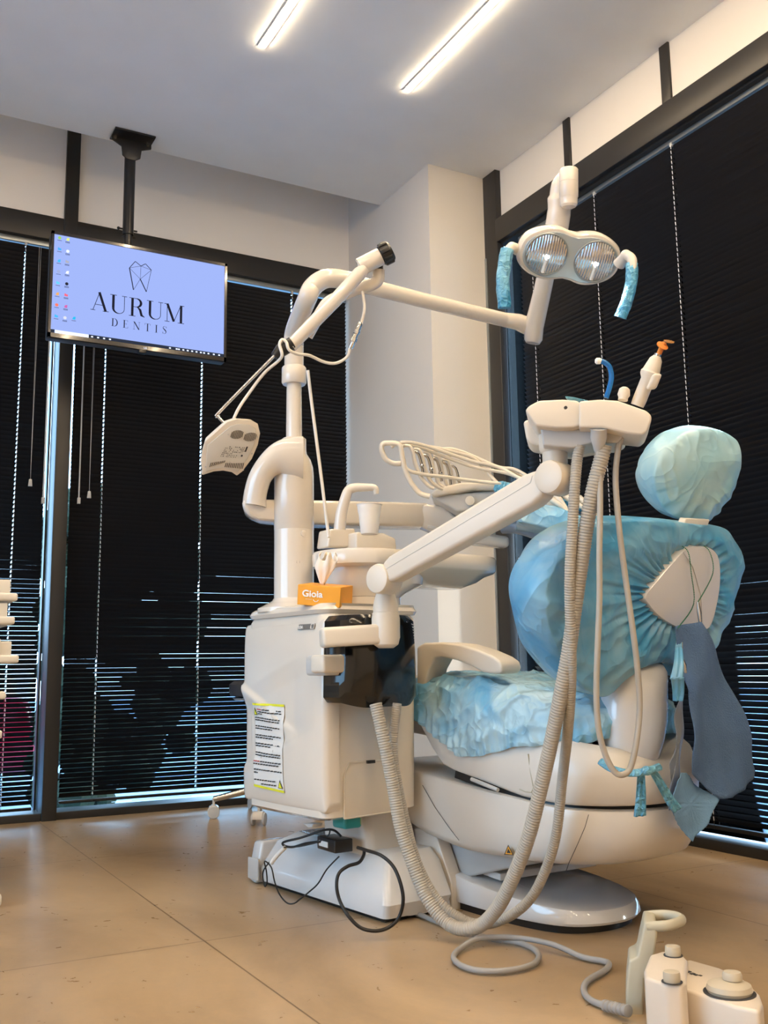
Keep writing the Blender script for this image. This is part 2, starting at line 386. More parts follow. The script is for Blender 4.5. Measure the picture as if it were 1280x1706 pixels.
b3 = blind('wide black venetian blind on the right wall behind the dental chair', (xb, 3.49), (0, -1), (-1, 0), 4.3, 2.575, .064, 51.3, (.10, .53, .97, 1.43, 2.1, 2.9, 3.7), seed=9)
def wand(parent, x, z0, z1, nm='tilt_wand'):
    m = MB().tube([V((x, 4.512, z0)), V((x, 4.512, z1))], .0035, 8).box((x, 4.512, z1-.012), (.007, .006, .014), bev=.001); m.out(nm, M_wand, parent)
wand(b1, .757, 2.56, 1.39); wand(b2, .912, 2.56, 1.40)
def tassel(parent, x, z): MB().tube([V((x-.004, 4.512, 2.56)), V((x, 4.512, z))], .0009, 6).tube([V((x+.004, 4.512, 2.56)), V((x, 4.512, z))], .0009, 6).prism([V((x-.006, 4.508, z)), V((x+.006, 4.508, z)), V((x+.009, 4.508, z-.032)), V((x-.009, 4.508, z-.032))], (0, .01, 0), .001).out('pull_cord', M_wand, parent)
tassel(b2, .957, 1.435); tassel(b1, .70, 1.47)

# outside
struct(MB().bx(2.95, 10, -8, 2.35, 3.42, 3.6).out('sun_blocker_slab', M_wall))  # unseen slab, added to keep the sun off the upper pillar
M_pave = pm('pavement', (.25, .38, .52), .9, noise_scale=3, noise_amt=.2)
M_hedge = pm('hedge_leaf', (.015, .03, .01), .8, noise_scale=20, noise_amt=.5)
M_bwall = pm('facade_render', (.30, .32, .36), .9, noise_scale=2, noise_amt=.2)
struct(MB().bx(-30, 40, -30, 40, -.5, -.42).out('ground', M_pave))
M_carp = pm('car_paint_red', (.35, .008, .03), .2, coat=1); M_cglass = pm('car_glass', (.02, .02, .025), .05)
car = thing('car', (-.6, 9.4, -.42), 'red car parked outside behind the left blind, seen through its slats', 'car')
side = [(-2.1, .25), (-2.15, .62), (-1.9, .74), (-1.15, .84), (-.55, 1.25), (.75, 1.27), (1.45, .92), (2.0, .84), (2.1, .5), (2.05, .25)]
MB().prism([V((-.6+x, 8.6, z-.42)) for x, z in side], (0, 1.6, 0), .06).out('car_body', M_carp, car)
MB().prism([V((-.6+x, 8.58, z-.42)) for x, z in ((-1.0, .88), (-.5, 1.18), (.7, 1.2), (1.25, .92))], (0, .03, 0), .005).out('side_window', M_cglass, car)
for x in (-1.35, 1.35): MB().rev((-.6+x, 8.56, -.10), ((.30, 0), (.32, .02), (.32, .2)), (0, 1, 0)).out('wheel', M_dgrey, car)
hd = MB()
for k in range(150):
    hx_ = random.uniform(1.3, 2.35); hd.sph((hx_, random.uniform(7.0, 7.5), random.uniform(-.4+(hx_-1.3)*.45, 1.9)), random.uniform(.07, .2), (1, 1, .8), n=8)
tag(hd.out('hedge', M_hedge), 'dark hedge outside the window between the frame bar and the corner', 'hedge')

# LED strips in the ceiling
def led(x, label):
    t = thing('led_strip', (x, 0, ZC), label, 'ceiling light', 'recessed linear ceiling lights')
    MB().bx(x-.017, x+.017, -1.9, 3.215, ZC-.004, ZC+.0005).out('housing', M_white, t)
    MB().bx(x-.010, x+.010, -1.896, 3.211, ZC-.0085, ZC-.004).out('diffuser', M_led, t)
led(1.905, 'warm white light strip in the ceiling, the one nearer the right wall')
led(1.27, 'warm white light strip in the ceiling, the one further left')
led(.1, 'added warm white ceiling light strip, out of view behind the camera side'); led(-1.4, 'added warm white ceiling light strip, out of view over the far side')  # two extra strips out of view, added to brighten the room

# ================================================================== SCREEN
YT = 4.12
tv = thing('television', (1.07, YT, 2.21), 'black framed flat screen hung from the ceiling showing a tooth logo', 'screen')
ax = (V((1, 0, 0)), V((0, 1, 0)), ZZ)
TVY = 4.085
MB().box((1.062, TVY+.028, 2.222), (.386, .026, .232), bev=.006).out('tv_body', M_dgrey, tv)
x0, x1, z0, z1 = .676, 1.448, 1.992, 2.454
m = MB(); bz = .011
m.bx(x0, x1, TVY-.008, TVY+.01, z1-.012, z1).bx(x0, x1, TVY-.008, TVY+.01, z0, z0+.018).bx(x0, x0+bz, TVY-.008, TVY+.01, z0, z1).bx(x1-bz, x1, TVY-.008, TVY+.01, z0, z1)
M_bez = pm('bezel', (.02, .015, .012), .15, coat=.5); m.out('bezel', M_bez, tv)
sx0, sx1, sz0, sz1 = x0+bz, x1-bz, z0+.018, z1-.012
scr = MB().bx(sx0, sx1, TVY-.002, TVY+.004, sz0, sz1).out('display', M_screen, tv)
M_sblack = emis('screen_black', (.012, .012, .02), 1); M_sbar = emis('screen_bar', (.02, .025, .04), 1); M_swhite = emis('screen_white', (.7, .78, 1), 1)
def spx(px, py, o=.0): 
    p = ony(px, py, TVY-.0025-o); return p
def sz_(zx, zy): return spx(70+zx/4, 370+zy/4)
def strip(mb, pts, ws, X=V((1, 0, 0)), Y=ZZ):
    """flat pen stroke in the plane spanned by X, Y"""
    pts = [V(p) for p in pts]; m_ = len(pts); L = []
    for i in range(m_):
        t = (pts[min(i+1, m_-1)]-pts[max(i-1, 0)]).normalized(); n = X.cross(Y); s = n.cross(t).normalized(); L.append((pts[i]+s*ws[i]/2, pts[i]-s*ws[i]/2))
    vs = [q for p in L for q in p]; mb.faces(vs, [(2*i, 2*i+1, 2*i+3, 2*i+2) for i in range(m_-1)])
tw = MB(); nodes = dict(a=(622, 262), b=(583, 305), c=(660, 293), d=(690, 278), e=(729, 320), f=(655, 380), g=(610, 452), h=(696, 465))
for s_, w_ in (('ab', .0028), ('ac', .0028), ('cd', .0028), ('de', .003), ('bc', .0014), ('ce', .0014), ('bg', .0042), ('gf', .0014), ('fh', .0042), ('he', .0018), ('bf', .0014), ('cf', .0014), ('ef', .0014)):
    strip(tw, [sz_(*nodes[s_[0]]), sz_(*nodes[s_[1]])], [w_, w_])
tw.out('tooth_logo', M_sblack, scr)
# high-contrast serif capitals, drawn stroke by stroke in a unit-high box
def el(cx, cy, rx, ry, a0, a1, n=18): return [(cx+rx*cos(radians(a0+(a1-a0)*i/n)), cy+ry*sin(radians(a0+(a1-a0)*i/n))) for i in range(n+1)]
t_, T_ = .03, .13
def ser(x, y, w_=.26): return ([(x-w_/2, y), (x+w_/2, y)], [t_, t_])
GL = {
 'A': (.86, [([(.10, 0), (.42, 1)], [t_, t_]), ([(.40, 1), (.74, 0)], [T_, T_]), ([(.2, .32), (.6, .32)], [t_, t_]), ser(.1, .015, .24), ser(.74, .015, .3)]),
 'U': (.88, [([(.18, 1), (.18, .28)], [T_, T_]), ([(.74, 1), (.74, .28)], [t_, t_]), (el(.46, .28, .28, .26, 180, 360), [T_-(T_-t_)*min(1, i/10) for i in range(19)]), ser(.18, .985, .34), ser(.74, .985)]),
 'R': (.86, [([(.2, 0), (.2, 1)], [T_, T_]), ser(.2, .015, .34), ([(.03, .985), (.4, .985)], [t_, t_]), (el(.4, .755, .24, .23, 90, -90), [t_+(T_-t_)*sin(pi*i/18) for i in range(19)]), ([(.26, .525), (.42, .525)], [t_, t_]), ([(.46, .53), (.6, .4), (.68, .1), (.84, .03)], [.05, T_, T_, t_])]),
 'M': (1.06, [([(.14, 0), (.14, 1)], [t_, t_]), ([(.14, 1), (.5, .05)], [T_, T_]), ([(.5, .05), (.86, 1)], [t_, t_]), ([(.88, 0), (.88, 1)], [T_, T_]), ser(.14, .015), ser(.88, .015, .34), ser(.08, .985, .2), ser(.93, .985, .24)]),
 'D': (.88, [([(.2, 0), (.2, 1)], [T_, T_]), ([(.03, .985), (.4, .985)], [t_, t_]), ([(.03, .015), (.4, .015)], [t_, t_]), (el(.38, .5, .36, .485, 90, -90), [t_+(T_-t_)*sin(pi*i/18) for i in range(19)])]),
 'E': (.74, [([(.2, 0), (.2, 1)], [T_, T_]), ([(.03, .985), (.62, .985)], [t_, t_]), ([(.03, .015), (.64, .015)], [t_, t_]), ([(.2, .52), (.48, .52)], [t_, t_]), ([(.62, 1), (.62, .8)], [t_, t_]), ([(.65, 0), (.65, .22)], [t_, t_]), ([(.48, .42), (.48, .62)], [t_, t_])]),
 'N': (.92, [([(.14, 0), (.14, 1)], [t_, t_]), ([(.14, 1), (.76, .02)], [T_, T_]), ([(.78, 0), (.78, 1)], [t_, t_]), ser(.14, .015), ser(.1, .985, .2), ser(.78, .985)]),
 'T': (.76, [([(.38, 0), (.38, 1)], [T_, T_]), ([(.04, .985), (.72, .985)], [t_, t_]), ser(.38, .015, .34), ([(.04, 1), (.04, .78)], [t_, t_]), ([(.72, 1), (.72, .78)], [t_, t_])]),
 'I': (.40, [([(.2, 0), (.2, 1)], [T_, T_]), ser(.2, .015, .34), ser(.2, .985, .34)]),
 'S': (.64, [([(.54, .76), (.48, .93), (.32, .985), (.15, .9), (.13, .74), (.3, .57), (.46, .42), (.52, .24), (.42, .06), (.28, .015), (.12, .08), (.08, .26)], [t_, t_, t_, .06, .09, T_, T_, .09, .05, t_, t_, t_]), ([(.54, .74), (.54, 1)], [t_, t_]), ([(.08, .28), (.08, 0)], [t_, t_])]),
}
def serif_text(mb, txt, p, h, gap, y, wscale=1):
    x = 0; tot = sum(GL[c][0]*wscale for c in txt)*h+gap*(len(txt)-1)
    for c in txt:
        wd, st = GL[c]
        for pts, ws in st: strip(mb, [V((p.x+(x+a*wscale*h), y, p.z+b*h)) for a, b in pts], [q*h for q in ws])
        x += wd*wscale*h+gap
    return tot
A0, A1 = sz_(325, 587), sz_(948, 676); hA = (sz_(390, 468)-sz_(390, 592)).z
wt = sum(GL[c][0] for c in 'AURUM'); ws_ = ((A1-A0).x-.006*4)/(wt*hA)
mb = MB(); serif_text(mb, 'AURUM', V((A0.x, 0, (A0.z+A1.z)/2)), hA, .006, TVY-.0028, ws_)
D0, D1 = sz_(460, 692), sz_(822, 745); hD = hA*.42
serif_text(mb, 'DENTIS', V((D0.x, 0, (D0.z+D1.z)/2)), hD, .0185, TVY-.0028)
mb.out('logo_lettering', M_sblack, scr)
TB = MB().bx(sx0+.155, sx1, TVY-.0032, TVY-.0022, sz0, sz0+.016).out('task_bar', M_sbar, scr)
MB().bx(sx0, sx0+.016, TVY-.0033, TVY-.0022, sz0, sz0+.016).out('start_button', M_sbar, scr)
MB().bx(sx0+.018, sx0+.155, TVY-.0032, TVY-.0022, sz0+.001, sz0+.015).out('search_box', M_swhite, scr)
for k in (.165, .19, .215, .24, .50, .53, .54, .56, .58, .60, .62, .64, .655, .675, .70, .725): MB().bx(sx0+k, sx0+k+.008, TVY-.0038, TVY-.0032, sz0+.005, sz0+.011).out('task_bar_icon', M_swhite, scr)
ics = [(118, 105, (.25, .45, .1)), (172, 115, (.55, .6, .15)), (117, 180, (.05, .3, .85)), (172, 195, (.6, .65, .8)), (113, 258, (.05, .35, .85)), (168, 265, (.3, .3, .35)), (110, 330, (.25, .3, .5)), (168, 335, (.65, .68, .8)), (106, 405, (.1, .45, .9)), (165, 412, (.02, .02, .03)), (102, 478, (.6, .3, .1)), (161, 487, (.65, .1, .15)), (98, 552, (.7, .15, .1)), (158, 562, (.45, .1, .3)), (95, 627, (.05, .35, .8)), (153, 638, (.5, .52, .6)), (213, 640, (.02, .35, .6))]
for i, (a_, b_, c_) in enumerate(ics):
    p = sz_(a_, b_); r_ = .0068; mm = emis('icon_%d' % i, c_, 1)
    if i % 3 == 0: q = MB().prism([V((p.x+r_*cos(t*pi/6), TVY-.0038, p.z+r_*sin(t*pi/6))) for t in range(12)], (0, .0012, 0))
    elif i % 3 == 1: q = MB().prism([V((p.x-r_, TVY-.0038, p.z-r_*.8)), V((p.x+r_*.8, TVY-.0038, p.z-r_)), V((p.x+r_, TVY-.0038, p.z+r_)), V((p.x-r_*.4, TVY-.0038, p.z+r_*.7))], (0, .0012, 0))
    else: q = MB().prism([V((p.x-r_, TVY-.0038, p.z-r_*.7)), V((p.x+r_, TVY-.0038, p.z-r_*.7)), V((p.x+r_, TVY-.0038, p.z+r_*.5)), V((p.x, TVY-.0038, p.z+r_*.5)), V((p.x-r_*.2, TVY-.0038, p.z+r_*.9)), V((p.x-r_, TVY-.0038, p.z+r_*.9))], (0, .0012, 0))
    q.out('desktop_icon', mm, scr)
for i, (a_, b_, c_) in enumerate(ics):
    p = sz_(a_, b_); m = MB()
    for k in range(2 if i % 2 else 1):
        for j in range(4): m.bx(p.x-.009+j*.0046, p.x-.009+j*.0046+.0036, TVY-.0036, TVY-.0024, p.z-.0125-k*.004, p.z-.0108-k*.004)
    m.out('icon_caption', M_sblack, scr)
def text(name, s, p, X, Y, h, mat, parent, th=.0006, wide=1.0, bold=0.0, center=False):
    c = bpy.data.curves.new(name, 'FONT'); c.body = s; c.size = 1; c.extrude = 0; c.offset = bold
    o = bpy.data.objects.new(name, c); COL.objects.link(o); dg = bpy.context.evaluated_depsgraph_get(); me = bpy.data.meshes.new_from_object(o.evaluated_get(dg)); bpy.data.objects.remove(o)
    xs = [v.co.x for v in me.vertices]; ys = [v.co.y for v in me.vertices]; hh = .7; sc_ = h/hh; off = (max(xs)+min(xs))/2 if center else min(xs)
    X = V(X).normalized(); Y = V(Y).normalized(); n = X.cross(Y)
    for v in me.vertices: v.co = V(p)+X*((v.co.x-off)*sc_*wide)+Y*(v.co.y*sc_)+n*th
    me.name = name; return link(name, me, mat, parent)
text('brand_mark', 'LG', V((1.075, TVY-.0088, z0+.004)), (1, 0, 0), (0, 0, 1), .008, M_swhite, tv)
MB().box((1.07, TVY+.002, z0-.008), (.016, .012, .008), bev=.002).out('infrared_bump', M_black, tv)
mt = thing('ceiling_mount', (1.005, 4.12, ZC), 'black steel pole mount holding the flat screen from the ceiling', 'mount')
MB().prism([V((.915, 4.10, ZC-.002)), V((1.093, 4.10, ZC-.002)), V((1.093, 4.10, ZC-.028)), V((1.05, 4.10, ZC-.045)), V((1.045, 4.10, ZC-.085)), V((1.02, 4.10, ZC-.10)), V((.985, 4.10, ZC-.10)), V((.965, 4.10, ZC-.085)), V((.96, 4.10, ZC-.045)), V((.915, 4.10, ZC-.022))], (0, .008, 0), .002).bx(.915, 1.093, 4.03, 4.135, ZC-.009, ZC-.001, .001).out('ceiling_plate', M_black, mt)
MB().rev((1.005, 4.125, 0), ((.024, 2.52), (.024, ZC-.06))).rev((1.005, 4.125, 0), ((.018, 2.40), (.018, 2.54))).out('pole', M_black, mt)
MB().tube([V((.965, 4.125, 2.545)), V((1.045, 4.125, 2.545))], .004, 8).sph((.963, 4.125, 2.545), .007).tube([V((.975, 4.125, 2.515)), V((1.038, 4.125, 2.515))], .004, 8).out('clamp_screw', M_black, mt)
MB().bx(.93, 1.08, 4.112, 4.135, 2.1, 2.42, .003).out('rear_bracket', M_black, mt)
for x in (.93, 1.075): MB().rev((x, 4.096, ZC-.014), ((.008, 0), (.008, .006)), (0, 1, 0), 12).out('plate_bolt', M_metal, mt)

# ================================================================== DENTAL UNIT (cabinet, cuspidor, pillar)
unit = thing('dental_unit', uv(2.3, 1.5, 0), 'white dental unit cabinet with cuspidor bowl and tall lamp pillar, left of the treatment chair', 'dental unit')
def rr(c, hx, hy, r, X, Y, n=6):
    """rounded rectangle loop"""
    out = []
    for sx, sy, a0 in ((1, 1, 0), (-1, 1, pi/2), (-1, -1, pi), (1, -1, 1.5*pi)):
        out += [c+X*(sx*(hx-r)+r*cos(a0+pi/2*i/n))+Y*(sy*(hy-r)+r*sin(a0+pi/2*i/n)) for i in range(n+1)]
    return out
def loft_rr(L, X=UU, Y=WW, n=6):
    """L: (u, v, z, half_u, half_v, radius)"""
    return MB().rings([rr(uv(u, v, z), a, b, min(r, a-.001, b-.001), X, Y, n) for u, v, z, a, b, r in L])
loft_rr([(2.31, 1.50, .245, .17, .10, .03), (2.305, 1.50, .255, .195, .115, .03), (2.305, 1.50, .75, .205, .118, .04), (2.305, 1.50, .765, .197, .11, .035)]).out('cabinet', M_white, unit)
# cabinet door: the bulged long side with its diagonal crease
z0, z1, ua, ub = .262, .752, 2.10, 2.525
mb = MB(); ol = []
def dpt(u, z):
    bulge = .018*max(0, 1-((u-2.31)/.225)**2)**.5*(1-abs(2*(z-z0)/(z1-z0)-1)**8)
    zc = .575-.42*(2.52-u)                       # crease from upper left to mid right
    d = z-zc; cr1 = .011*math.exp(-(d/.035)**2)*max(0, min(1, (u-2.22)/.12)) if d < 0 else .011*math.exp(-(d/.008)**2)*max(0, min(1, (u-2.22)/.12))
    zl = .36+.30*(2.52-u); e2 = z-zl
    cr2 = -.009/(1+math.exp(-e2/.004))*max(0, min(1, (u-2.14)/.1))*(1 if e2 < .15 else max(0, 1-(e2-.15)/.05))
    return 1.388-bulge-cr1-cr2
nu, nz = 60, 90; vs = []; fs = []
for j in range(nz+1):
    for i in range(nu+1):
        s, t = i/nu, j/nz; u = ua+(ub-ua)*s; z = z0+(z1-z0)*t
        r = .03; du = min(u-ua, ub-u); dz = min(z-z0, z1-z)
        if du < r and dz < r:
            k = r-sqrt(max(0, r*r-(r-du)**2)); z = z0+max(z-z0, k) if z-z0 < z1-z else z1-max(z1-z, k)
        edge = min(1, min(du, dz)/.012); inset = .012*(1-sqrt(max(0, 1-(1-edge)**2)))
        vs.append(uv(u, dpt(u, z)+inset, z-.014*(u-2.1)/.4*0))
for j in range(nz):
    for i in range(nu): a_ = j*(nu+1)+i; fs.append((a_, a_+1, a_+nu+2, a_+nu+1))
b_, f_ = mb.faces(vs, fs)
ed = [e for e in mb.bm.edges if len(e.link_faces) == 1]
ex = bmesh.ops.extrude_edge_only(mb.bm, edges=ed)['geom']
for v_ in ex:
    if isinstance(v_, bmesh.types.BMVert): v_.co += WW*.03
door = mb.out('cabinet_door', M_white, unit, sharp=60)
# multilingual notice on the door (paper, yellow bands, triangles, lines of small print)
def dv(u, z, o=.0012): return uv(u, dpt(u, z)-o, z)
def dpx(px, py, o=.0012):
    p = onv(px, py, 1.372); return dv(p.dot(UU), p.z, o)
def patch(mb, quad, n=4, o=.0012):
    (a, b, c, d) = quad; vs = []; fs = []
    for j in range(n+1):
        for i in range(n+1):
            s, t = i/n, j/n; x = (a[0]*(1-s)+b[0]*s)*(1-t)+(d[0]*(1-s)+c[0]*s)*t; y = (a[1]*(1-s)+b[1]*s)*(1-t)+(d[1]*(1-s)+c[1]*s)*t
            vs.append(dpx(x, y, o))
    for j in range(n):
        for i in range(n): q = j*(n+1)+i; fs.append((q, q+1, q+n+2, q+n+1))
    mb.faces(vs, fs)
m = MB(); patch(m, ((421, 1171), (471, 1176), (474, 1320), (423, 1308)), 10, .0022); notice = m.out('notice_sticker', M_paperw, unit)
m = MB(); patch(m, ((421, 1171), (471.5, 1174), (471.5, 1178), (421, 1174.5)), 6, .0034); patch(m, ((423, 1306), (474.5, 1317.5), (474.5, 1321.5), (423, 1310)), 6, .0034); m.out('yellow_band', M_yel, notice)
rnd = random.Random(4); m = MB(); mr = MB()
rows = [(429, 1181.5, 467, 0), (429, 1185.5, 467, 0), (429, 1189, 438, 0), (422, 1195, 467, 1), (422, 1199, 467, 0), (422, 1209, 467, 1), (422, 1213, 453, 0), (422, 1224, 467, 1), (422, 1228, 453, 0), (422, 1238, 468, 1), (422, 1242, 449, 0), (422, 1253, 470, 1), (422, 1257, 470, 0), (423, 1267, 471, 2), (423, 1271.5, 467, 0), (424, 1281, 472, 1), (424, 1286, 431, 0), (424, 1298, 462, 0), (436, 1306, 462, 0)]
for xa, y, xb_, fl in rows:
    x = xa
    while x < xb_:
        w_ = rnd.uniform(2, 5.5); sl = .13*(x-xa); mm_ = mr if (fl == 2 and x < xa+8) or (fl == 0 and y < 1183 and x < xa+8) else m
        patch(mm_, ((x, y+sl-1.0), (min(x+w_, xb_), y+sl-.9), (min(x+w_, xb_), y+sl+1.1), (x, y+sl+1.0)), 1, .0036); x += w_+rnd.uniform(.4, .9)
m.out('small_print', M_ink, notice); mr.out('red_print', M_red, notice)
def tri(name, pts, mat, parent, o=.0038): 
    m = MB(); m.faces([dpx(x, y, o) for x, y in pts], [(0, 1, 2)]); return m.out(name, mat, parent)
tri('warning_triangle', [(424.5, 1178), (421.5, 1191), (428, 1191.5)], M_ink, notice); tri('warning_triangle', [(424.6, 1181), (422.5, 1190), (427, 1190.3)], M_yel, notice, .0044)
tri('warning_triangle', [(468.5, 1299), (465, 1313), (473, 1314.5)], M_ink, notice); tri('warning_triangle', [(468.6, 1302.5), (466.2, 1312.3), (471.8, 1313.4)], M_yel, notice, .0044)
m = MB(); patch(m, ((494.5, 1040.5), (521, 1038.5), (520.5, 1048), (494, 1049.5)), 6, .0024); plate = m.out('name_plate', pm('plate_grey', (.16, .15, .14), .4), unit)
pa, pb = dpx(496, 1048.3, .004), dpx(519, 1046.5, .004)
text('plate_lettering', 'SKEMA', pa, (pb-pa), ZZ, .0088, M_whitec, plate, wide=.62, bold=.01)
m = MB(); q = [dpx(x, y, .0036) for x, y in ((515, 1039.8), (520.3, 1039.4), (520, 1046.8), (514.7, 1047.3))]
for i in range(4): m.tube([q[i], q[(i+1) % 4]], .0006, 6)
m.out('plate_square', M_whitec, plate); text('plate_figure', '6', dpx(516, 1046.6, .004), (pb-pa), ZZ, .006, M_whitec, plate)

# right-hand housing: pale back column with the recessed tank bay
loft_rr([(2.30, 1.60, .245, .15, .07, .03), (2.30, 1.60, .26, .19, .085, .035), (2.30, 1.60, .75, .20, .09, .04), (2.30, 1.60, .765, .19, .08, .035)]).out('housing', M_cream, unit)
# top cap
loft_rr([(2.307, 1.54, .762, .203, .158, .045), (2.307, 1.54, .772, .209, .164, .05), (2.307, 1.54, .782, .203, .158, .045), (2.30, 1.54, .788, .20, .15, .04)]).out('top_cap', M_white, unit)
# recessed bay on the near end (inset panel drawn by its raised rim)
bay = [onu(x, y, 2.108) for x, y in ((573, 1364), (573, 1292), (581, 1271), (640, 1266), (652, 1272), (655, 1352))]
mb = MB(); mb.tube([p-UU*.002 for p in bay]+[bay[0]-UU*.002], .0022, 8); mb.out('bay_rim', M_cream, unit)
MB().prism([p+UU*.004 for p in bay], -UU*.0055, .001).out('bay_panel', M_cream, unit)
MB().box(onu(618, 1269, 2.085), (.012, .004, .004), (WW, UU, ZZ), .001).out('bay_latch', M_black, unit)

# smoked tank cover
def tank():
    mb = MB(); R = []
    outline = [(566, 1024), (690, 1028), (697, 1168), (560, 1172)]
    P = [onu(x, y, 2.03) for x, y in outline]; v0, v1 = P[0].dot(WW), P[1].dot(WW); zt, zb = P[0].z, P[3].z
    for k in range(17):
        t = k/16; z = zb+(zt-zb)*t; sc1 = 1-.05*t
        bow = .045+.012*sin(pi*t); rnd_ = min(1, (t+.001)/.06, (1.001-t)/.06); ins = .015*(1-sqrt(1-(1-rnd_)**2))
        pts = []
        c = (v0+v1)/2; h = ((v1-v0)/2+.004)*sc1-ins
        for i in range(25):
            s = -1+2*i/24; pts.append(uv(2.03-bow*(1-abs(s)**3.2)-.0+ins*.5, c+h*s, z-(.012*(1-(2*abs(s)-1)**2) if t < .03 else 0)))
        pts += [uv(2.10, c+h, z), uv(2.10, c-h, z)]
        R.append(pts)
    mb.rings(R); return mb, v0, v1, zt, zb
mb, tv0, tv1, tzt, tzb = tank(); mb.out('tank_cover', M_gloss, unit)
m = MB()
for k in range(12):
    y = 1036+k*4.4; m.tube([onu(677+k*.5, y, 1.988), onu(690, y+5.5, 2.006)], .0012, 6)
m.out('vent_slot', M_greyp, unit); m = MB()
for k in range(11):
    y = 1107+k*4.2; m.tube([onu(680-k*.6, y, 1.986), onu(689, y+4.5, 2.004)], .0011, 6)
m.out('vent_slot', M_greyp, unit)
# two foot parts: teal filter pot under the cabinet
MB().box(uv(2.18, 1.50, .232), (.03, .028, .016), (UU, WW, ZZ), .008).out('filter_pot', M_teal, unit)
MB().box(uv(2.152, 1.505, .234), (.0015, .018, .010), (UU, WW, ZZ)).out('pot_label', M_yplas, unit)
MB().prism([onv(504, 1372, 1.42), onv(522, 1373, 1.42), onv(520, 1378, 1.42), onv(514, 1379, 1.42)], WW*.03, .002).out('drain_plug', M_greyp, unit)

# cuspidor: neck, body, bowl
cu_u = 2.25
loft_rr([(2.24, 1.60, .785, .10, .105, .095), (2.24, 1.60, .812, .10, .105, .095)]).out('cuspidor_base', M_white, unit)
loft_rr([(2.24, 1.60, .813, .098, .103, .093), (2.24, 1.61, .826, .102, .115, .10), (2.235, 1.63, .850, .115, .145, .11), (2.23, 1.635, .905, .118, .150, .112)], n=10).out('cuspidor_body', M_white, unit)
loft_rr([(2.23, 1.85, .850, .04, .09, .035), (2.23, 1.84, .866, .085, .145, .08), (2.23, 1.80, .882, .112, .21, .11), (2.23, 1.755, .893, .128, .288, .126), (2.23, 1.752, .899, .133, .297, .131), (2.23, 1.752, .930, .136, .300, .134), (2.23, 1.752, .938, .131, .296, .13), (2.23, 1.755, .938, .105, .27, .104), (2.23, 1.76, .925, .095, .25, .09), (2.23, 1.77, .90, .05, .12, .045)], n=10).out('cuspidor_bowl', M_white, unit)
# spout block, spout, cup stand
mb = MB().prism([onu(x, y, 2.29) for x, y in ((546, 912), (550, 881), (592, 880), (597, 912))], UU*.06, .006)
mb.out('spout_block', M_white, unit)
mb = MB().prism([onu(x, y, 2.25) for x, y in ((594, 915), (594, 886), (640, 888), (660, 897), (662, 915))], UU*.10, .006); mb.out('cup_stand', M_white, unit)
D_ = 2.66
sp = spl([at(566, 882, D_), at(569, 855, D_), at(575, 832, D_), at(581, 817, D_), at(591, 812.5, D_), at(606, 812, D_), at(619, 812, D_), at(625.5, 814.5, D_), at(627, 823, D_)], 6)
MB().tube(sp, [.0165-.0085*i/(len(sp)-1) for i in range(len(sp))], 18).out('water_spout', M_white, unit)

# pillar
pc = uv(2.405, 1.478, 0)
def prof(px0, pyl): return [(r_, at(px0, y, 2.79).z) for r_, y in pyl]
zf = lambda y: at(494, y, 2.79).z
MB().rev(pc, ((.105, .780), (.103, .792), (.075, .806), (.064, .812), (.058, .82))).out('pillar_flange', M_white, unit)
MB().rev(pc, ((.0570, .805), (.0570, zf(880))), cap=(True, True)).out('pillar_lower', M_white, unit)
MB().rev(pc, ((.0560, zf(880.2)), (.0575, zf(879)), (.0575, zf(785)), (.0555, zf(770)), (.049, zf(757)), (.038, zf(747)), (.036, zf(741)), (.0355, zf(720)), (.033, zf(718.5)))).out('pillar_upper', M_white, unit)
MB().rev(pc, ((.0235, zf(722)), (.0215, zf(600)))).out('pole', M_white, unit)
m = MB(); q = uv(2.405, 1.478, zf(887)); dr = (CAM-q); dr.z = 0; dr.normalize(); sd = dr.cross(ZZ)
m.rev(pc+ZZ*zf(889)+dr.lerp(-sd, .35).normalized()*.056, ((.009, 0), (.009, .003), (.006, .0045)), dr.lerp(-sd, .35).normalized(), 16); m.out('pillar_cap', M_white, unit)
m = MB(); b0 = pc+dr*.0565
for k, x in ((0, -.012), (1, 0.004)):
    c = pc+(dr+sd*(-.25-x*10)).normalized()*.0578+ZZ*zf(937); s2 = ZZ.cross((c-pc).normalized())
    s2.z = 0; m.prism([c-s2*.005-ZZ*.004, c+s2*.005-ZZ*.004, c+ZZ*.005], dr*.0006)
m.out('pillar_symbol', M_ink, unit)

# floor box with power inlet
def q4(u0, u1, v0, v1, z): return [uv(u0, v0, z), uv(u1, v0, z), uv(u1, v1, z), uv(u0, v1, z)]
mb = MB(); 
secs = [(2.04, 2.66, 1.515, 1.72, .012), (2.03, 2.66, 1.51, 1.73, .045), (2.075, 2.62, 1.545, 1.73, .125), (2.11, 2.58, 1.59, 1.73, .150)]
mb.rings([rr(uv((a+b)/2, (c+d)/2, z), (b-a)/2, (d-c)/2, .018, UU, WW, 4) for a, b, c, d, z in secs]); mb.out('floor_box', M_base, unit)
MB().ubx(2.06, 2.64, 1.53, 1.71, 0, .014).out('floor_box_plinth', M_black, unit)
m = MB(); m.prism([uv(2.66, 1.50, .0), uv(2.66, 1.62, 0), uv(2.66, 1.62, .12), uv(2.66, 1.525, .12)], UU*.06, .01, scale=.9); m.out('inlet_housing', M_base, unit)
MB().box(uv(2.662, 1.497, .045), (.03, .003, .03), (UU, WW, ZZ), .002).out('inlet_panel', M_greyp, unit)
mb = MB().rings([rr(uv(2.09, 1.66, 0.01), .05, .075, .015, UU, WW, 4), rr(uv(2.10, 1.66, .07), .045, .07, .015, UU, WW, 4), rr(uv(2.12, 1.66, .085), .03, .06, .015, UU, WW, 4)]); mb.out('cable_entry', M_base, unit)
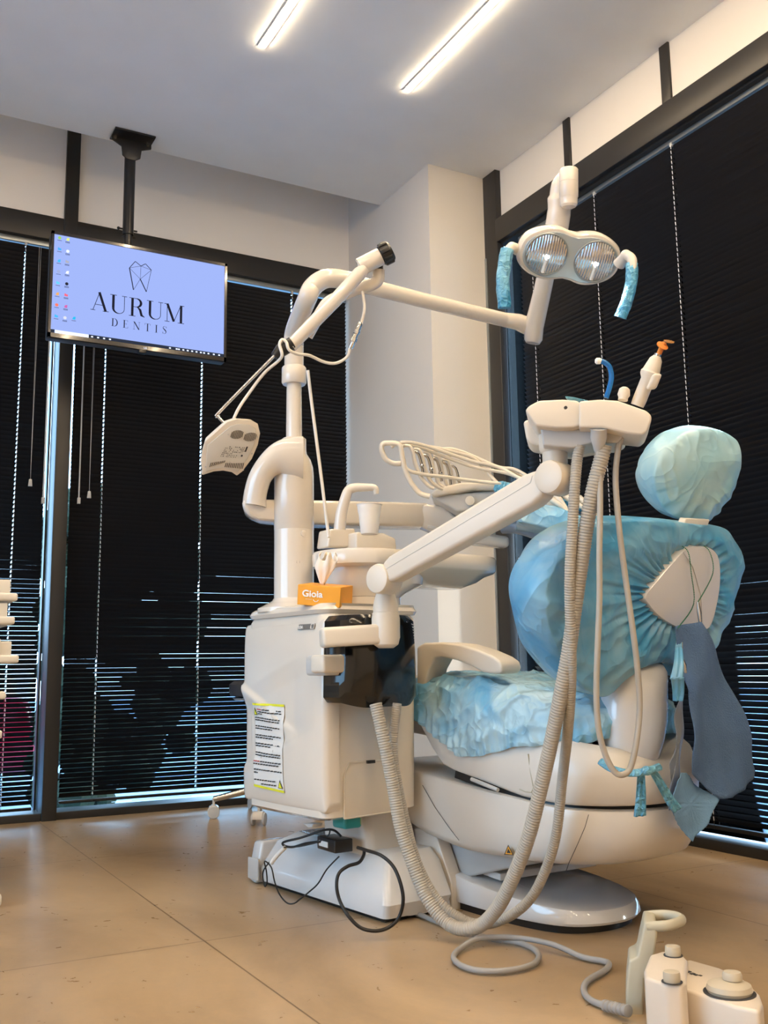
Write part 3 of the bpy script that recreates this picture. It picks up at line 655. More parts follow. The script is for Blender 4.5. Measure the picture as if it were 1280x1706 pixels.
loft_rr([(2.27, 1.645, .0, .13, .08, .03), (2.29, 1.635, .15, .11, .07, .03), (2.31, 1.625, .30, .10, .065, .03)]).out('pedestal', M_shell, unit)

# swing arch and the long horizontal arm that carries the instrument table
Da = 2.82
outer = [(505, 727), (478, 729), (452, 741), (430, 764), (414, 792), (406, 822), (404, 840)]
inner = [(505, 790), (492, 800), (470, 812), (452, 824), (446, 840), (444, 848), (444, 856)]
R = []
O = spl([at(x, y, Da) for x, y in outer], 6); I = spl([at(x, y, Da) for x, y in ((505, 800), (485, 797), (466, 790), (453, 800), (447, 815), (444, 830), (444, 846))], 6)
nrm = (CAM-at(450, 790, Da)); nrm.z = 0; nrm.normalize()
for a, b in zip(O, I):
    c = (a+b)/2; x = (a-b)/2; L = x.length; x.normalize()
    R.append([c+x*(L*cos(2*pi*k/20))+nrm*(.032*sin(2*pi*k/20)) for k in range(20)])
MB().rings(R).out('swing_arch', M_white, unit)
Db, Dc = 2.83, 3.06
rowA = [at(403, 834, Db), at(408, 833, Db), at(470, 834, Db), at(708, 840, Dc)]
rowB = [at(405, 852, Db), at(430, 874, Db), at(470, 878, Db), at(706, 884, Dc)]
poly = [at(404, 834, Db), at(500, 835, 2.90), at(712, 840, Dc), at(716, 880, Dc), at(500, 876, 2.9), at(432, 869, Db), at(412, 860, Db), at(404, 848, Db)]
poly = [p+nrm*.034 for p in poly]
MB().prism(poly, -nrm*.09, .012).out('table_arm', M_white, unit)
poly = [at(x, y, D) for x, y, D in ((696, 846, 3.02), (706, 838, 3.02), (742, 843, 3.0), (790, 884, 2.98), (850, 893, 2.98), (850, 912, 2.98), (760, 902, 3.0), (702, 878, 3.02), (693, 862, 3.02))]
MB().prism(poly, -nrm*.06, .012).out('table_elbow', M_white, unit)
m = MB(); m.tube(spl([at(713, 877, 2.99), at(735, 884, 2.985), at(757, 890, 2.98)], 4), .006, 8); m.out('elbow_seam', M_greyp, unit)

# ================================================================== OPERATING LAMP
lampT = thing('operating_lamp', at(520, 465, 2.78), 'white twin-lens operating lamp on a long bent arm reaching from the pillar top', 'lamp')
zc_ = zf(600)
# collar and swan neck
MB().rev(pc, ((.033, zf(621)), (.0365, zf(618)), (.0365, zf(592)), (.033, zf(589)), (.0285, zf(588.5)), (.0285, zf(552)))).out('collar', M_white, lampT)
neck = spl([pc+ZZ*zf(596), pc+ZZ*zf(560), pc+ZZ*zf(525), at(511, 500, 2.79), at(520, 480, 2.79), at(538, 466, 2.80), at(560, 464, 2.815), at(600, 473, 2.85)], 8)
MB().tube(neck, .0275, 22).out('swan_neck', M_white, lampT)
m = MB(); m.rev(pc+ZZ*0, ((.0285, zf(551)), (.0285, zf(540)))); m.out('grey_band', M_greyp, lampT)
MB().tube([at(585, 470, 2.835), at(700, 499, 2.95), at(846, 534, 3.12)], [.0235, .0225, .0225], 22).out('horizontal_arm', M_white, lampT)
MB().tube([at(842, 533, 3.115), at(862, 536, 3.13), at(884, 545, 3.15)], [.0228, .026, .030], 22).out('arm_sleeve', M_white, lampT)
m = MB(); m.tube([at(888, 572, 3.14), at(889, 566, 3.14), at(890, 545, 3.13), at(903, 490, 3.06), at(918, 420, 2.97), at(927, 380, 2.94)], [.022, .029, .031, .028, .026, .026], 22); m.out('balance_arm', M_white, lampT)
m = MB(); m.tube(spl([at(927, 384, 2.93), at(932, 350, 2.91), at(932, 325, 2.9), at(936, 305, 2.89), at(946, 298, 2.88)], 5), [.035]*5+[.034]*5+[.028]*5+[.026]*5+[.024], 20); m.out('arm_head', M_white, lampT)
zt_, zb_ = at(948, 281, 2.86), at(948, 345, 2.86)
ax_ = (zt_-zb_).normalized(); hL = (zt_-zb_).length
MB().rev(zb_, ((.020, 0), (.025, .006), (.0255, .025), (.026, .026), (.0275, .028), (.0275, .0705), (.0268, .071), (.0268, .072), (.0275, .0725), (.0275, hL-.005), (.024, hL), (.01, hL+.001)), ax_).out('swivel_joint', M_white, lampT)
# lamp head: figure of eight body facing down towards the headrest
hc = at(950, 428, 2.76); toh = (uv(1.35, 2.08, 1.12)-hc).normalized(); toc = (CAM-hc).normalized()
fn = (toh*.45+toc*.55).normalized()
hx = (at(1000, 440, 2.76)-at(905, 420, 2.76)); hx = (hx-fn*hx.dot(fn)).normalized(); hy = fn.cross(hx)
if hy.z < 0: hy = -hy
KX = .155; 
def eight(sx, sy, off):
    L = []
    for i in range(72):
        t = 2*pi*i/72; c, s = cos(t), sin(t)
        x = .145*c*sx+(.006 if c > 0 else -.006); wy = (.079+.012*(1-abs(c)) - .022*math.exp(-(x/.036)**2)) if True else 0
        wy = .082-.017*math.exp(-(x/.04)**2)
        y = wy*(abs(s)**.78)*(1 if s > 0 else -1)*sy
        L.append(hc+hx*x+hy*y+fn*off)
    return L
MB().rings([eight(.35, .3, -.085), eight(.72, .66, -.075), eight(.93, .90, -.05), eight(1.0, 1.0, -.02), eight(1.0, 1.0, -.008), eight(.965, .95, .004), eight(.92, .88, .007)]).out('lamp_housing', M_white, lampT)
MB().rings([eight(.915, .87, .0075), eight(.90, .85, .0095), eight(.1, .1, .0095)]).out('face_plate', pm('lamp_face', (.40, .45, .47), .25, coat=.5), lampT)
M_refl = pm('reflector', (.75, .76, .78), .12, metal=1)
def lens_mat():
    m = bpy.data.materials.new('ribbed_lens'); m.use_nodes = True; nt = m.node_tree; b = nt.nodes['Principled BSDF']; N = nt.nodes.new; L = nt.links.new
    b.inputs['Base Color'].default_value = (.70, .73, .77, 1); b.inputs['Metallic'].default_value = 1; b.inputs['Roughness'].default_value = .07; b.inputs['Coat Weight'].default_value = 1
    b.inputs['Emission Color'].default_value = (1, .97, .93, 1); b.inputs['Emission Strength'].default_value = .0
    n = N('ShaderNodeTexNoise'); n.inputs['Scale'].default_value = 14; bp = N('ShaderNodeBump'); bp.inputs['Strength'].default_value = .5; bp.inputs['Distance'].default_value = .01
    tc = N('ShaderNodeTexCoord'); L(tc.outputs['Object'], n.inputs['Vector']); L(n.outputs['Fac'], bp.inputs['Height']); L(bp.outputs[0], b.inputs['Normal'])
    return m
M_lens = lens_mat(); M_bulb = emis('bulb_glow', (1, .97, .92), 5)
for s_ in (-1, 1):
    c = hc+hx*(.072*s_)+fn*.0095
    rx, ry = .060, .058
    mb = MB(); n1 = 96
    # ribbed dome: ribs run across the lens
    cols = 150; R = []
    for i in range(cols+1):
        x = rx*(-.999+1.998*i/cols); yy = ry*sqrt(1-(x/rx)**2)
        R.append([c+hx*x+hy*(yy*(-1+2*j/16))+fn*(.010*(1-(x/rx)**2-(yy*(-1+2*j/16)/ry)**2)+.0010*sin(x*2*pi/.0075)+.0004*sin(yy*(-1+2*j/16)*2*pi/.03)) for j in range(17)])
    mb.rings(R, (False, False), closed=False); ln = mb.out('lens', M_lens, lampT, sharp=180)
    MB().tube([c+hx*(rx*1.0*cos(2*pi*i/48))+hy*(ry*1.0*sin(2*pi*i/48))+fn*.002 for i in range(49)], .0022, 8).out('lens_rim', M_rail, ln)
    bb = c+fn*.0112-hy*.004
    MB().sph(bb, .006, (1.3, .9, .25), (hx, hy, fn)).out('bulb_glow', M_bulb, ln)
    MB().tube([bb-hy*.008, bb-hy*.046-fn*.004], [.0035, .0045], 8).out('bulb_stem', M_whitec, ln)
# yoke between arm head and housing
MB().tube([at(923, 400, 2.93), hc+hy*.01-fn*.06], [.026, .035], 18).out('yoke', M_white, lampT)
for nm, pts, kn in (('left', [(853, 412, 2.74), (846, 420, 2.73), (842, 440, 2.725), (839, 470, 2.72), (842, 508, 2.72)], (868, 418, 2.77)), ('right', [(1043, 425, 2.70), (1053, 433, 2.69), (1053, 460, 2.68), (1046, 495, 2.68), (1034, 528, 2.69)], (1032, 440, 2.73))):
    P = spl(atl(pts), 6); k0 = at(*kn)
    h = MB().tube([k0, P[0].lerp(k0, .4), P[0]], [.018, .015, .0145], 14).tube(P, [.0145-.003*i/len(P) for i in range(len(P))], 14).sph(P[0], .015).out('handle', M_white, lampT)
# polythene sleeves slipped over the two handles
def sleeve(label, pts, r0, sd_):
    P = spl(atl(pts), 8); rn = random.Random(sd_); R = []
    n = 22
    for i, p in enumerate(P):
        t = (P[min(i+1, len(P)-1)]-P[max(i-1, 0)]).normalized(); x = (cr-t*cr.dot(t)).normalized(); y = t.cross(x)
        R.append([p+x*(cos(2*pi*k/n)*r0*(1+.16*noise.noise(V((k*.9, i*.35, sd_)))))+y*(sin(2*pi*k/n)*r0*.9*(1+.16*noise.noise(V((k*.9, i*.35, sd_+5))))) for k in range(n)])
    return tag(MB().rings(R, (False, True)).out('barrier_sleeve', M_film3, None, sharp=60), label, 'cover', 'sleeves on the lamp handles')
sleeve('blue polythene sleeve on the left handle of the operating lamp', [(845, 416, 2.73), (841, 440, 2.725), (838, 470, 2.72), (841, 513, 2.72)], .0185, 2)
sleeve('blue polythene sleeve on the right handle of the operating lamp', [(1053, 440, 2.69), (1053, 462, 2.68), (1046, 497, 2.68), (1034, 529, 2.69)], .0165, 6)
sp_ = bpy.data.lights.new('lamp_beam', 'SPOT'); sp_.energy = 130; sp_.color = (.92, .97, 1); sp_.spot_size = radians(24); sp_.spot_blend = .5; sp_.shadow_soft_size = .05
so = bpy.data.objects.new('lamp_beam', sp_); COL.objects.link(so); tgt = uv(1.36, 2.16, 1.08); so.location = hc+fn*.04
so.rotation_euler = (tgt-so.location).to_track_quat('-Z', 'Y').to_euler(); so.parent = lampT; so.matrix_parent_inverse = Matrix.Translation(-lampT.location)

# ================================================================== BLEACHING LAMP on its jointed arm
bl = thing('bleaching_lamp', at(600, 440, 2.68), 'small white vented lamp head on a thin jointed arm hanging left of the pillar', 'lamp')
MB().tube(spl([at(512, 560, 2.72), at(535, 520, 2.71), at(548, 503, 2.705), at(575, 490, 2.70), at(604, 479, 2.69), at(620, 474, 2.69), at(630, 466, 2.69), at(631, 450, 2.69)], 6), .0165, 18).out('rear_arm', M_white, bl)
MB().tube([at(631, 449, 2.69), at(631, 443, 2.69)], .0125, 16).out('elbow_ring', M_black, bl)
a0_, a1_ = at(598, 446, 2.66), at(640, 424, 2.66); axk = (a1_-a0_).normalized(); Lk = (a1_-a0_).length
MB().rev(a0_, ((.020, 0), (.0245, .004), (.0245, Lk-.012), (.023, Lk-.01)), axk).out('joint_barrel', M_white, bl)
m = MB(); m.rev(a0_+axk*(Lk-.01), ((.024, 0), (.028, .003), (.028, .028), (.024, .033)), axk, 24)
for k in range(8):
    x_ = axk.orthogonal().normalized(); y_ = axk.cross(x_); d_ = x_*cos(k*pi/4)+y_*sin(k*pi/4)
    m.box(a0_+axk*(Lk+.006)+d_*.027, (.006, .004, .012), (d_.cross(axk), d_, axk), .002)
m.out('black_knob', M_black, bl)
MB().tube([at(607, 447, 2.65), at(599, 456, 2.645), at(560, 499, 2.63), at(484, 577, 2.60)], [.015, .019, .0185, .0175], 18).out('front_arm', M_white, bl)
m = MB().tube([at(487, 572, 2.60), at(468, 584, 2.595), at(457, 594, 2.59)], [.019, .0185, .011], 10); m.out('black_clamp', M_black, bl)
MB().tube(spl([at(460, 590, 2.59), at(368, 684, 2.575), at(364, 694, 2.575), at(376, 707, 2.575)], 6), .0042, 12).out('steel_rod', M_metal, bl)
hp = [(341, 736), (352, 726), (378, 703), (394, 697.5), (418, 699), (430, 706), (434, 722), (430, 742), (420, 765), (404, 786), (395, 793), (386, 787), (372, 784.5), (356, 786), (338, 792), (335, 790), (337, 784), (334, 768), (337, 750)]
Dh = 2.56; n_h = (cf*.8+ZZ*.35+cr*-.25).normalized()
pts = [onpl(x, y, at(385, 745, Dh), n_h) for x, y in hp]
MB().prism(pts, n_h*.05, .008, scale=.86).out('lamp_head', M_cream, bl)
lp = [(346, 741), (384, 710), (396, 706), (416, 707.5), (426, 714), (427, 724), (423, 742), (412, 764), (396, 786), (386, 782), (372, 779.5), (356, 781), (343, 785), (344, 762)]
pl = MB().prism([onpl(x, y, at(385, 745, Dh-.0005), n_h) for x, y in lp], -n_h*.0025, .001).out('rear_plate', pm('lamp_back', (.60, .58, .53), .45), bl)
Pl = lambda x, y: onpl(x, y, at(385, 745, Dh-.004), n_h)
for cx, cy in ((395, 724), (417, 728)):
    m = MB()
    for k in range(-4, 5):
        hh = 7.2*sqrt(1-(k/5)**2); m.tube([Pl(cx+k*2.3+hh*.3, cy-hh), Pl(cx+k*2.3-hh*.3, cy+hh)], .0009, 6)
    m.out('fan_grille', M_dgrey, pl)
m = MB()
for k in range(8): m.tube([Pl(352+k*3.3, 771-k*.5), Pl(349.5+k*3.3, 778-k*1.0)], .001, 6)
for k in range(11): m.tube([Pl(377+k*2.9, 772-abs(k-5)*.1), Pl(375+k*2.9, 778+k*.3)], .001, 6)
m.out('vent_slot', M_dgrey, pl)
for x, y in ((380.5, 724), (429, 728), (420, 756), (342.5, 778), (405, 783), (383, 771)): MB().tube([Pl(x, y), Pl(x+.1, y)+n_h*.001], .0022, 10).out('screw', M_greyp, pl)
rn = random.Random(2); m = MB()
for r_ in range(7):
    for c_ in range(12):
        if rn.random() < .62:
            x = 377+c_*3.0-r_*1.5+rn.uniform(-.5, .5); y = 743+r_*2.7+c_*.25; w_ = rn.uniform(.8, 2.3)
            m.faces([Pl(x, y), Pl(x+w_, y+.1), Pl(x+w_-.4, y+1.3), Pl(x-.4, y+1.2)], [(0, 1, 2, 3)])
m.faces([Pl(411, 744), Pl(413.5, 744.3), Pl(410, 753), Pl(407.6, 752.6)], [(0, 1, 2, 3)]); m.faces([Pl(402, 757.5), Pl(405, 758), Pl(404, 761), Pl(401, 760.6)], [(0, 1, 2, 3)])
m.out('rating_label', M_ink, pl)
MB().tube(spl(atl([(389, 699, 2.58), (398, 680, 2.58), (415, 655, 2.585), (440, 622, 2.59), (462, 603, 2.59), (470, 592, 2.575), (466, 574, 2.575), (470, 566, 2.58), (477, 570, 2.58), (482, 583, 2.58), (497, 590, 2.60), (515, 592, 2.62), (540, 603, 2.65), (560, 605, 2.66), (578, 595, 2.66), (583, 580, 2.66)]), 6), .0042, 10).out('supply_cable', M_wcable, bl)
MB().tube(spl(atl([(597, 550, 2.66), (603, 535, 2.66), (607, 515, 2.66), (606, 498, 2.67), (604, 486, 2.68)]), 6), .0042, 10).out('upper_cable', M_wcable, bl)
m = MB(); ca, cb = at(584, 581, 2.66), at(601, 537, 2.66); dd = (cb-ca).normalized(); Lc = (cb-ca).length
m.rev(ca, ((.005, 0), (.007, .006), (.007, .02), (.009, .021), (.009, .03), (.0065, .031), (.0065, .042), (.009, .043), (.009, .052), (.007, .053), (.007, Lc-.006), (.005, Lc)), dd, 14); m.out('cable_connector', M_chrome, bl)
MB().tube(spl([at(513, 617, 2.76), at(518, 660, 2.76), at(527, 730, 2.75), (at(536, 800, 2.74)), at(545, 872, 2.73), at(548, 895, 2.72)], 6), .0045, 10).out('drop_cable', M_wcable, bl)

# ================================================================== ASSISTANT CONSOLE with hoses
con = thing('assistant_console', at(930, 800, 2.08), 'cream assistant console on a jointed arm in front, carrying suction hoses', 'console')
MB().ubx(2.03, 2.12, 1.335, 1.435, .605, .655, .008).out('wall_bracket', M_greyp, con)
D1_ = 2.36
MB().box(at(612, 1106, 2.0)*0+onu(553, 1106, 2.05), (.045, .03, .022), (WW, UU, ZZ), .008).out('bracket_block', M_cream, con)
pa_, pb_ = at(548, 1062, 2.37), at(640, 1056, 2.40)
dab = (pb_-pa_).normalized(); pe_ = dab.cross(ZZ).normalized(); up_ = pe_.cross(dab)
up_ = up_ if up_.z > 0 else -up_
MB().box((pa_+pb_)/2, ((pb_-pa_).length/2+.02, .030, .024), (dab, pe_, up_), .010, 4).out('lower_arm', M_cream, con)
MB().rev(at(560, 1082, 2.37), ((.022, -.012), (.022, .012))).out('arm_pivot', M_black, con)
zq = lambda y, D=2.40: at(643, y, D).z
cc_ = at(643, 1040, 2.40); cc_.z = 0
MB().rev(cc_, ((.018, zq(1080)), (.030, zq(1074)), (.0345, zq(1062)), (.0345, zq(1030)), (.0325, zq(1022)), (.0325, zq(1021)), (.0305, zq(1020)), (.031, zq(1012)), (.028, zq(1000)), (.021, zq(985)), (.018, zq(970)))).out('ball_column', M_cream, con)
def disc(c, r, h, ax_, bev=.006): return MB().rev(c-ax_*h/2, ((r-bev, 0), (r-.3*bev, .3*bev), (r, bev), (r, h-bev), (r-.3*bev, h-.3*bev), (r-bev, h)), ax_, 40)
Ka, Kb = at(641, 965, 2.37), at(926, 797, 2.07)
ad = (Kb-Ka).normalized(); an = ad.cross(ZZ).normalized(); au = an.cross(ad); an = an if (CAM-Ka).dot(an) > 0 else -an
au = au if au.z > 0 else -au
disc(Ka-an*.0, .036, .062, an, .008).out('lower_knuckle', M_cream, con)
disc(Kb, .036, .062, an, .008).out('upper_knuckle', M_cream, con)
L_ = (Kb-Ka).length
pro = [(.028, -.022), (.020, .0), (.024, .028), (.05, .036), (L_-.06, .036), (L_-.025, .030), (L_-.012, 0), (L_-.03, -.028), (L_-.06, -.034), (.06, -.024)]
MB().prism([Ka+ad*x+au*y-an*.025 for x, y in pro], an*.050, .009, 4).out('parallel_arm', M_cream, con)
m = MB(); m.tube([Ka+ad*x+au*y+an*.0252 for x, y in ((.036, -.012), (.030, .004), (.036, .010), (L_-.045, .010), (L_-.036, .022))], .0006, 6); m.out('arm_seam', M_greyp, con)
# vertical socket under the head
Sx = at(924, 740, 2.10); Sx.z = 0; zs = lambda y: at(924, y, 2.07).z
MB().rev(Sx, ((.018, zs(785)), (.0265, zs(768)), (.0265, zs(750)), (.031, zs(747)), (.0325, zs(742)), (.0325, zs(718)), (.0315, zs(717)), (.0315, zs(716)), (.033, zs(715)), (.034, zs(690)), (.034, zs(672)))).out('head_socket', M_cream, con)
# head: two fused rounded bodies
Dn = 2.02
def conb(name, pts, D, ext, bev, mat, drop=0):
    n_ = V((CAM-at(960, 700, D))); n_.z = 0; n_.normalize()
    pp = [onpl(x, y, at(960, 700, D), n_) for x, y in pts]
    return MB().prism(pp, -n_*ext, bev, 4, 20).out(name, mat, con)
conb('head_left', [(875, 684), (881, 676), (898, 667), (938, 665), (962, 667), (968, 672), (968, 708), (955, 712), (926, 713), (893, 709)], 2.01, .12, .010, M_cream)
conb('head_right', [(965, 668), (1000, 665), (1030, 667), (1078, 684), (1086, 692), (1086, 700), (1079, 718), (1070, 725), (1045, 722), (1005, 712), (965, 712)], 2.00, .115, .010, M_cream)
conb('head_rear', [(872, 702), (880, 698), (905, 712), (1000, 716), (1046, 728), (1040, 736), (950, 752), (885, 740), (877, 731)], 2.10, .09, .008, M_cream)
conb('head_underside', [(900, 708), (1042, 722), (1030, 738), (985, 738), (955, 746), (905, 742)], 2.04, .10, .004, M_greyp)
m = MB(); m.rev(at(943, 679, 1.995), ((.0035, 0), (.0035, .004)), cf, 12); m.out('screw_hole', M_dgrey, con)
tag(MB().prism([onpl(x, y, at(955, 662, 2.06), ZZ) for x, y in ((942, 662), (958, 664), (980, 669), (968, 674), (952, 672), (946, 668))], ZZ*.003, .001).out('barrier_film', M_film3), 'blue film scrap on the top of the assistant console', 'cover')
# thin hose boot
MB().rev(at(998, 752, 2.02), ((.009, 0), (.010, .003), (.0165, .028), (.0165, .044), (.018, .05)), (at(998, 710, 2.0)-at(998, 752, 2.02)).normalized(), 20).out('hose_boot', M_greyp, con)
HA = [(967, 742, 2.04), (962, 765, 2.04), (958, 810, 2.03), (954, 880, 2.03), (950, 950, 2.03), (950, 1010, 2.04), (952, 1080, 2.05), (951, 1150, 2.07), (946, 1220, 2.11), (937, 1300, 2.18), (927, 1390, 2.20), (909, 1450, 2.22), (884, 1497, 2.24), (850, 1526, 2.26), (808, 1540, 2.30), (768, 1530, 2.34), (728, 1497, 2.37), (697, 1440, 2.39), (677, 1370, 2.40), (662, 1300, 2.41), (655, 1240, 2.42), (662, 1172, 2.43)]
HB = [(1007, 742, 2.02), (1002, 765, 2.02), (988, 820, 2.02), (977, 880, 2.03), (967, 950, 2.04), (957, 1020, 2.05), (948, 1085, 2.06), (936, 1150, 2.07), (920, 1230, 2.09), (902, 1310, 2.11), (882, 1390, 2.13), (858, 1455, 2.16), (832, 1508, 2.19), (803, 1540, 2.22), (772, 1548, 2.24), (742, 1535, 2.27), (712, 1497, 2.30), (688, 1440, 2.33), (668, 1380, 2.35), (655, 1310, 2.37), (641, 1240, 2.38), (626, 1172, 2.40)]
corr_hose(atl(HA), .0115, .0055).out('suction_hose', M_hose, con)
corr_hose(atl(HB), .0158, .0062).out('suction_hose', M_hose, con)
HC = [(998, 752, 2.015), (1000, 800, 2.01), (1000, 860, 2.0), (999, 920, 1.99), (999, 1000, 1.985), (996, 1080, 1.98), (994, 1150, 1.98), (997, 1210, 1.98), (1008, 1255, 1.98), (1022, 1283, 1.98), (1036, 1291, 1.98), (1050, 1280, 1.99), (1060, 1240, 1.99), (1066, 1180, 2.0), (1062, 1110, 2.0), (1052, 1030, 2.0), (1042, 960, 2.01), (1032, 880, 2.01), (1026, 800, 2.02), (1030, 750, 2.02), (1036, 728, 2.03)]
MB().tube(spl(atl(HC), 10), .0062, 14).out('syringe_hose', M_hose, con)
MB().tube(spl(atl([(1010, 663, 2.06), (1016, 645, 2.06), (1019, 628, 2.06), (1016, 612, 2.06), (1008, 604, 2.06), (1001, 602, 2.06)]), 6), .0055, 12).out('saliva_ejector', M_blue, con)
MB().rev(at(992, 601.5, 2.06), ((.004, 0), (.0068, .003), (.0068, .009), (.005, .013)), cr, 14).out('ejector_tip', M_whitec, con)
MB().rev(at(1038, 667, 2.05), ((.010, 0), (.010, .006), (.013, .012), (.011, .024), (.006, .028)), (ZZ*.95+cr*.2).normalized(), 20).out('suction_tip_holder', M_cream, con)
cl = thing('curing_light', at(1062, 672, 2.06), 'cream curing light with amber shield standing in the console holder', 'curing light')
c0, c1 = at(1062, 676, 2.06), at(1096, 592, 2.04); dx = (c1-c0).normalized(); Lx = (c1-c0).length
MB().rev(c0, ((.0135, 0), (.0145, .01), (.0145, Lx*.52), (.020, Lx*.60), (.0205, Lx*.66), (.019, Lx*.68), (.0185, Lx*.685), (.018, Lx*.70), (.013, Lx*.92), (.008, Lx*.98), (.006, Lx)), dx, 24).out('body', M_cream, cl)
MB().box(at(1090, 636, 2.03), (.010, .008, .017), (cr, cf, dx), .006).out('trigger', M_cream, cl)
MB().rev(c1, ((.0075, -.004), (.0075, .003)), dx, 16).out('metal_ring', M_metal, cl)
MB().tube(spl(atl([(1097, 592, 2.04), (1103, 579, 2.04), (1107, 571, 2.04)]), 4), .0055, 12).out('light_guide', M_ora, cl)
MB().rev(at(1104, 576, 2.035), ((.004, -.002), (.0125, -.001), (.0125, .001), (.004, .002)), (dx+cr*.1-cf*.8).normalized(), 24).out('amber_shield', M_ora, cl)
MB().rev(at(1115, 569, 2.04), ((.002, -.0015), (.011, -.0012), (.011, .0012), (.002, .0015)), (ZZ*.9-cf*.5+cr*.1).normalized(), 24).out('upper_shield', M_ora2, cl)

# ================================================================== TREATMENT CHAIR
ch = thing('dental_chair', uv(1.95, 1.93, 0), 'white reclining treatment chair on a low floor plate, its back turned to us', 'dental chair')
def plan(u0, u1, v0, v1, rear, n=12):
    """plan outline: square towards the feet (u1), rounded at the rear (u0)"""
    vc, hv = (v0+v1)/2, (v1-v0)/2; L = [(u1, v0)]
    k = 10
    for i in range(1, k): L.append((u1+(u0+rear-u1)*i/k, v0))
    for i in range(2*n+1):
        t = -pi/2+pi*i/(2*n); c_, s_ = abs(cos(t))**.85, abs(sin(t))**.85*(1 if t > 0 else -1)
        L.append((u0+rear-rear*c_, vc+hv*s_))
    for i in range(1, k): L.append((u0+rear+(u1-u0-rear)*i/k, v1))
    L.append((u1, v1)); return L
def planloft(ol, layers, c):
    """layers: (z function of u, inset scale, rear shift)"""
    return MB().rings([[uv(c[0]+(u-c[0])*s+sh, c[1]+(v-c[1])*s, zf_(u)) for u, v in ol] for zf_, s, sh in layers])
lin = lambda *P: (lambda u: next((a[1]+(b[1]-a[1])*(u-a[0])/(b[0]-a[0]) for a, b in zip(P, P[1:]) if u <= b[0]), P[-1][1]) if u > P[0][0] else P[0][1])
# floor plate
bp_ = [(2.36, 1.76), (2.14, 1.755), (1.95, 1.745), (1.80, 1.748), (1.70, 1.775), (1.650, 1.83), (1.632, 1.91), (1.650, 1.99), (1.70, 2.05), (1.82, 2.095), (2.0, 2.11), (2.36, 2.12)]
bpl = [p for p in spl([V((a, b, 0)) for a, b in bp_], 5)]
zt1 = lin((1.62, .052), (2.0, .078), (2.3, .12))
cbu, cbv = 2.0, 1.93
def bring(s, z): return [uv(cbu+(p.x-cbu)*s, cbv+(p.y-cbv)*s, z if not callable(z) else z(p.x)) for p in bpl]
MB().rings([bring(.99, .020), bring(1.0, .026), bring(.985, lambda u: zt1(u)-.012), bring(.965, lambda u: zt1(u)-.002), bring(.94, zt1), bring(.4, zt1)]).out('floor_plate', M_base, ch)
MB().rings([bring(.93, 0.0), bring(.93, .022)]).out('plate_plinth', M_black, ch)
MB().prism([uv(u, v, z) for u, v, z in ((1.93, 1.80, .082), (2.02, 1.80, .09), (2.02, 2.13, .09), (1.90, 2.13, .082))], ZZ*.018, .003).out('plate_cover', M_base, ch)
# lifting column parts
loft_rr([(2.22, 1.93, .02, .16, .17, .03), (2.24, 1.93, .12, .15, .165, .03), (2.30, 1.93, .30, .13, .16, .03)]).out('lift_column', M_shell, ch)
MB().prism([onv(x, y, 1.735) for x, y in ((690, 1380), (722, 1378), (752, 1470), (754, 1518), (700, 1500))], WW*.04, .004).out('column_cheek', M_shell, ch)
MB().prism([onv(x, y, 1.78) for x, y in ((735, 1400), (875, 1425), (872, 1442), (775, 1462), (755, 1456))], WW*.30, .006).out('lift_arm', M_greyp, ch)
# lower link shell
ol = plan(1.475, 2.36, 1.70, 2.15, .25)
ztop = lin((1.45, .298), (1.6, .300), (1.75, .311), (2.02, .332), (2.2, .352), (2.4, .362))
zbot = lin((1.5, .168), (1.7, .165), (1.9, .160), (2.0, .168), (2.12, .185), (2.3, .24), (2.4, .26))
c_ = (2.0, 1.925)
planloft(ol, [(lambda u: zbot(u), .80, .04), (lambda u: zbot(u)+.002, .90, .035), (lambda u: zbot(u)+.02, .965, .018), (lambda u: (zbot(u)+ztop(u))/2, .995, .0), (lambda u: ztop(u)-.02, 1.0, 0), (lambda u: ztop(u)-.004, .99, 0), (lambda u: ztop(u), .96, 0), (lambda u: ztop(u)-.002, .5, 0)], c_).out('lower_shell', M_shell, ch, sharp=50)
m = MB(); m.tube([onv(x, y, 1.698) for x, y in ((981, 1357), (975, 1378), (962, 1408), (948, 1438), (944, 1450))], .0008, 6)
m.tube([onv(x, y, 1.699) for x, y in ((704, 1308), (725, 1345), (748, 1378), (765, 1400))], .0008, 6); m.out('shell_seam', M_dgrey, ch)
def ptri(pts, off, mat, o): m = MB(); m.faces([onv(x, y, 1.696-o) for x, y in pts], [(0, 1, 2)]); return m.out('warning_sticker', mat, ch)
ptri([(847, 1407), (840, 1424), (856, 1425)], 0, M_ink, 0); ptri([(847.2, 1410), (842, 1422.7), (854, 1423.6)], 0, M_org, .001)
m = MB(); m.faces([onv(x, y, 1.694) for x, y in ((847, 1413.5), (844.5, 1421), (851.5, 1421.5))], [(0, 1, 2)]); m.out('warning_hand', M_ink, ch)
# seat shell
ol2 = plan(1.468, 2.16, 1.695, 2.155, .25)
sb = lin((1.45, .308), (1.6, .308), (1.73, .318), (1.92, .350), (2.02, .366), (2.07, .41), (2.12, .47), (2.16, .52))
stp = lin((1.45, .395), (1.50, .435), (1.60, .455), (1.8, .47), (2.0, .50), (2.16, .55))
planloft(ol2, [(lambda u: sb(u)-.004, .85, .02), (lambda u: sb(u), .975, 0), (lambda u: sb(u)+.006, .99, 0), (lambda u: (sb(u)+stp(u))/2, 1.0, 0), (lambda u: stp(u)-.015, .965, 0), (lambda u: stp(u), .93, 0), (lambda u: stp(u), .5, 0)], c_).out('seat_shell', M_shell, ch, sharp=50)
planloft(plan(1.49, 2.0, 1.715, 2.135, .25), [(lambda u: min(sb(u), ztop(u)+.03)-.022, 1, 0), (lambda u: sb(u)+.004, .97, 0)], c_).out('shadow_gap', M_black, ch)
sv = 1.697
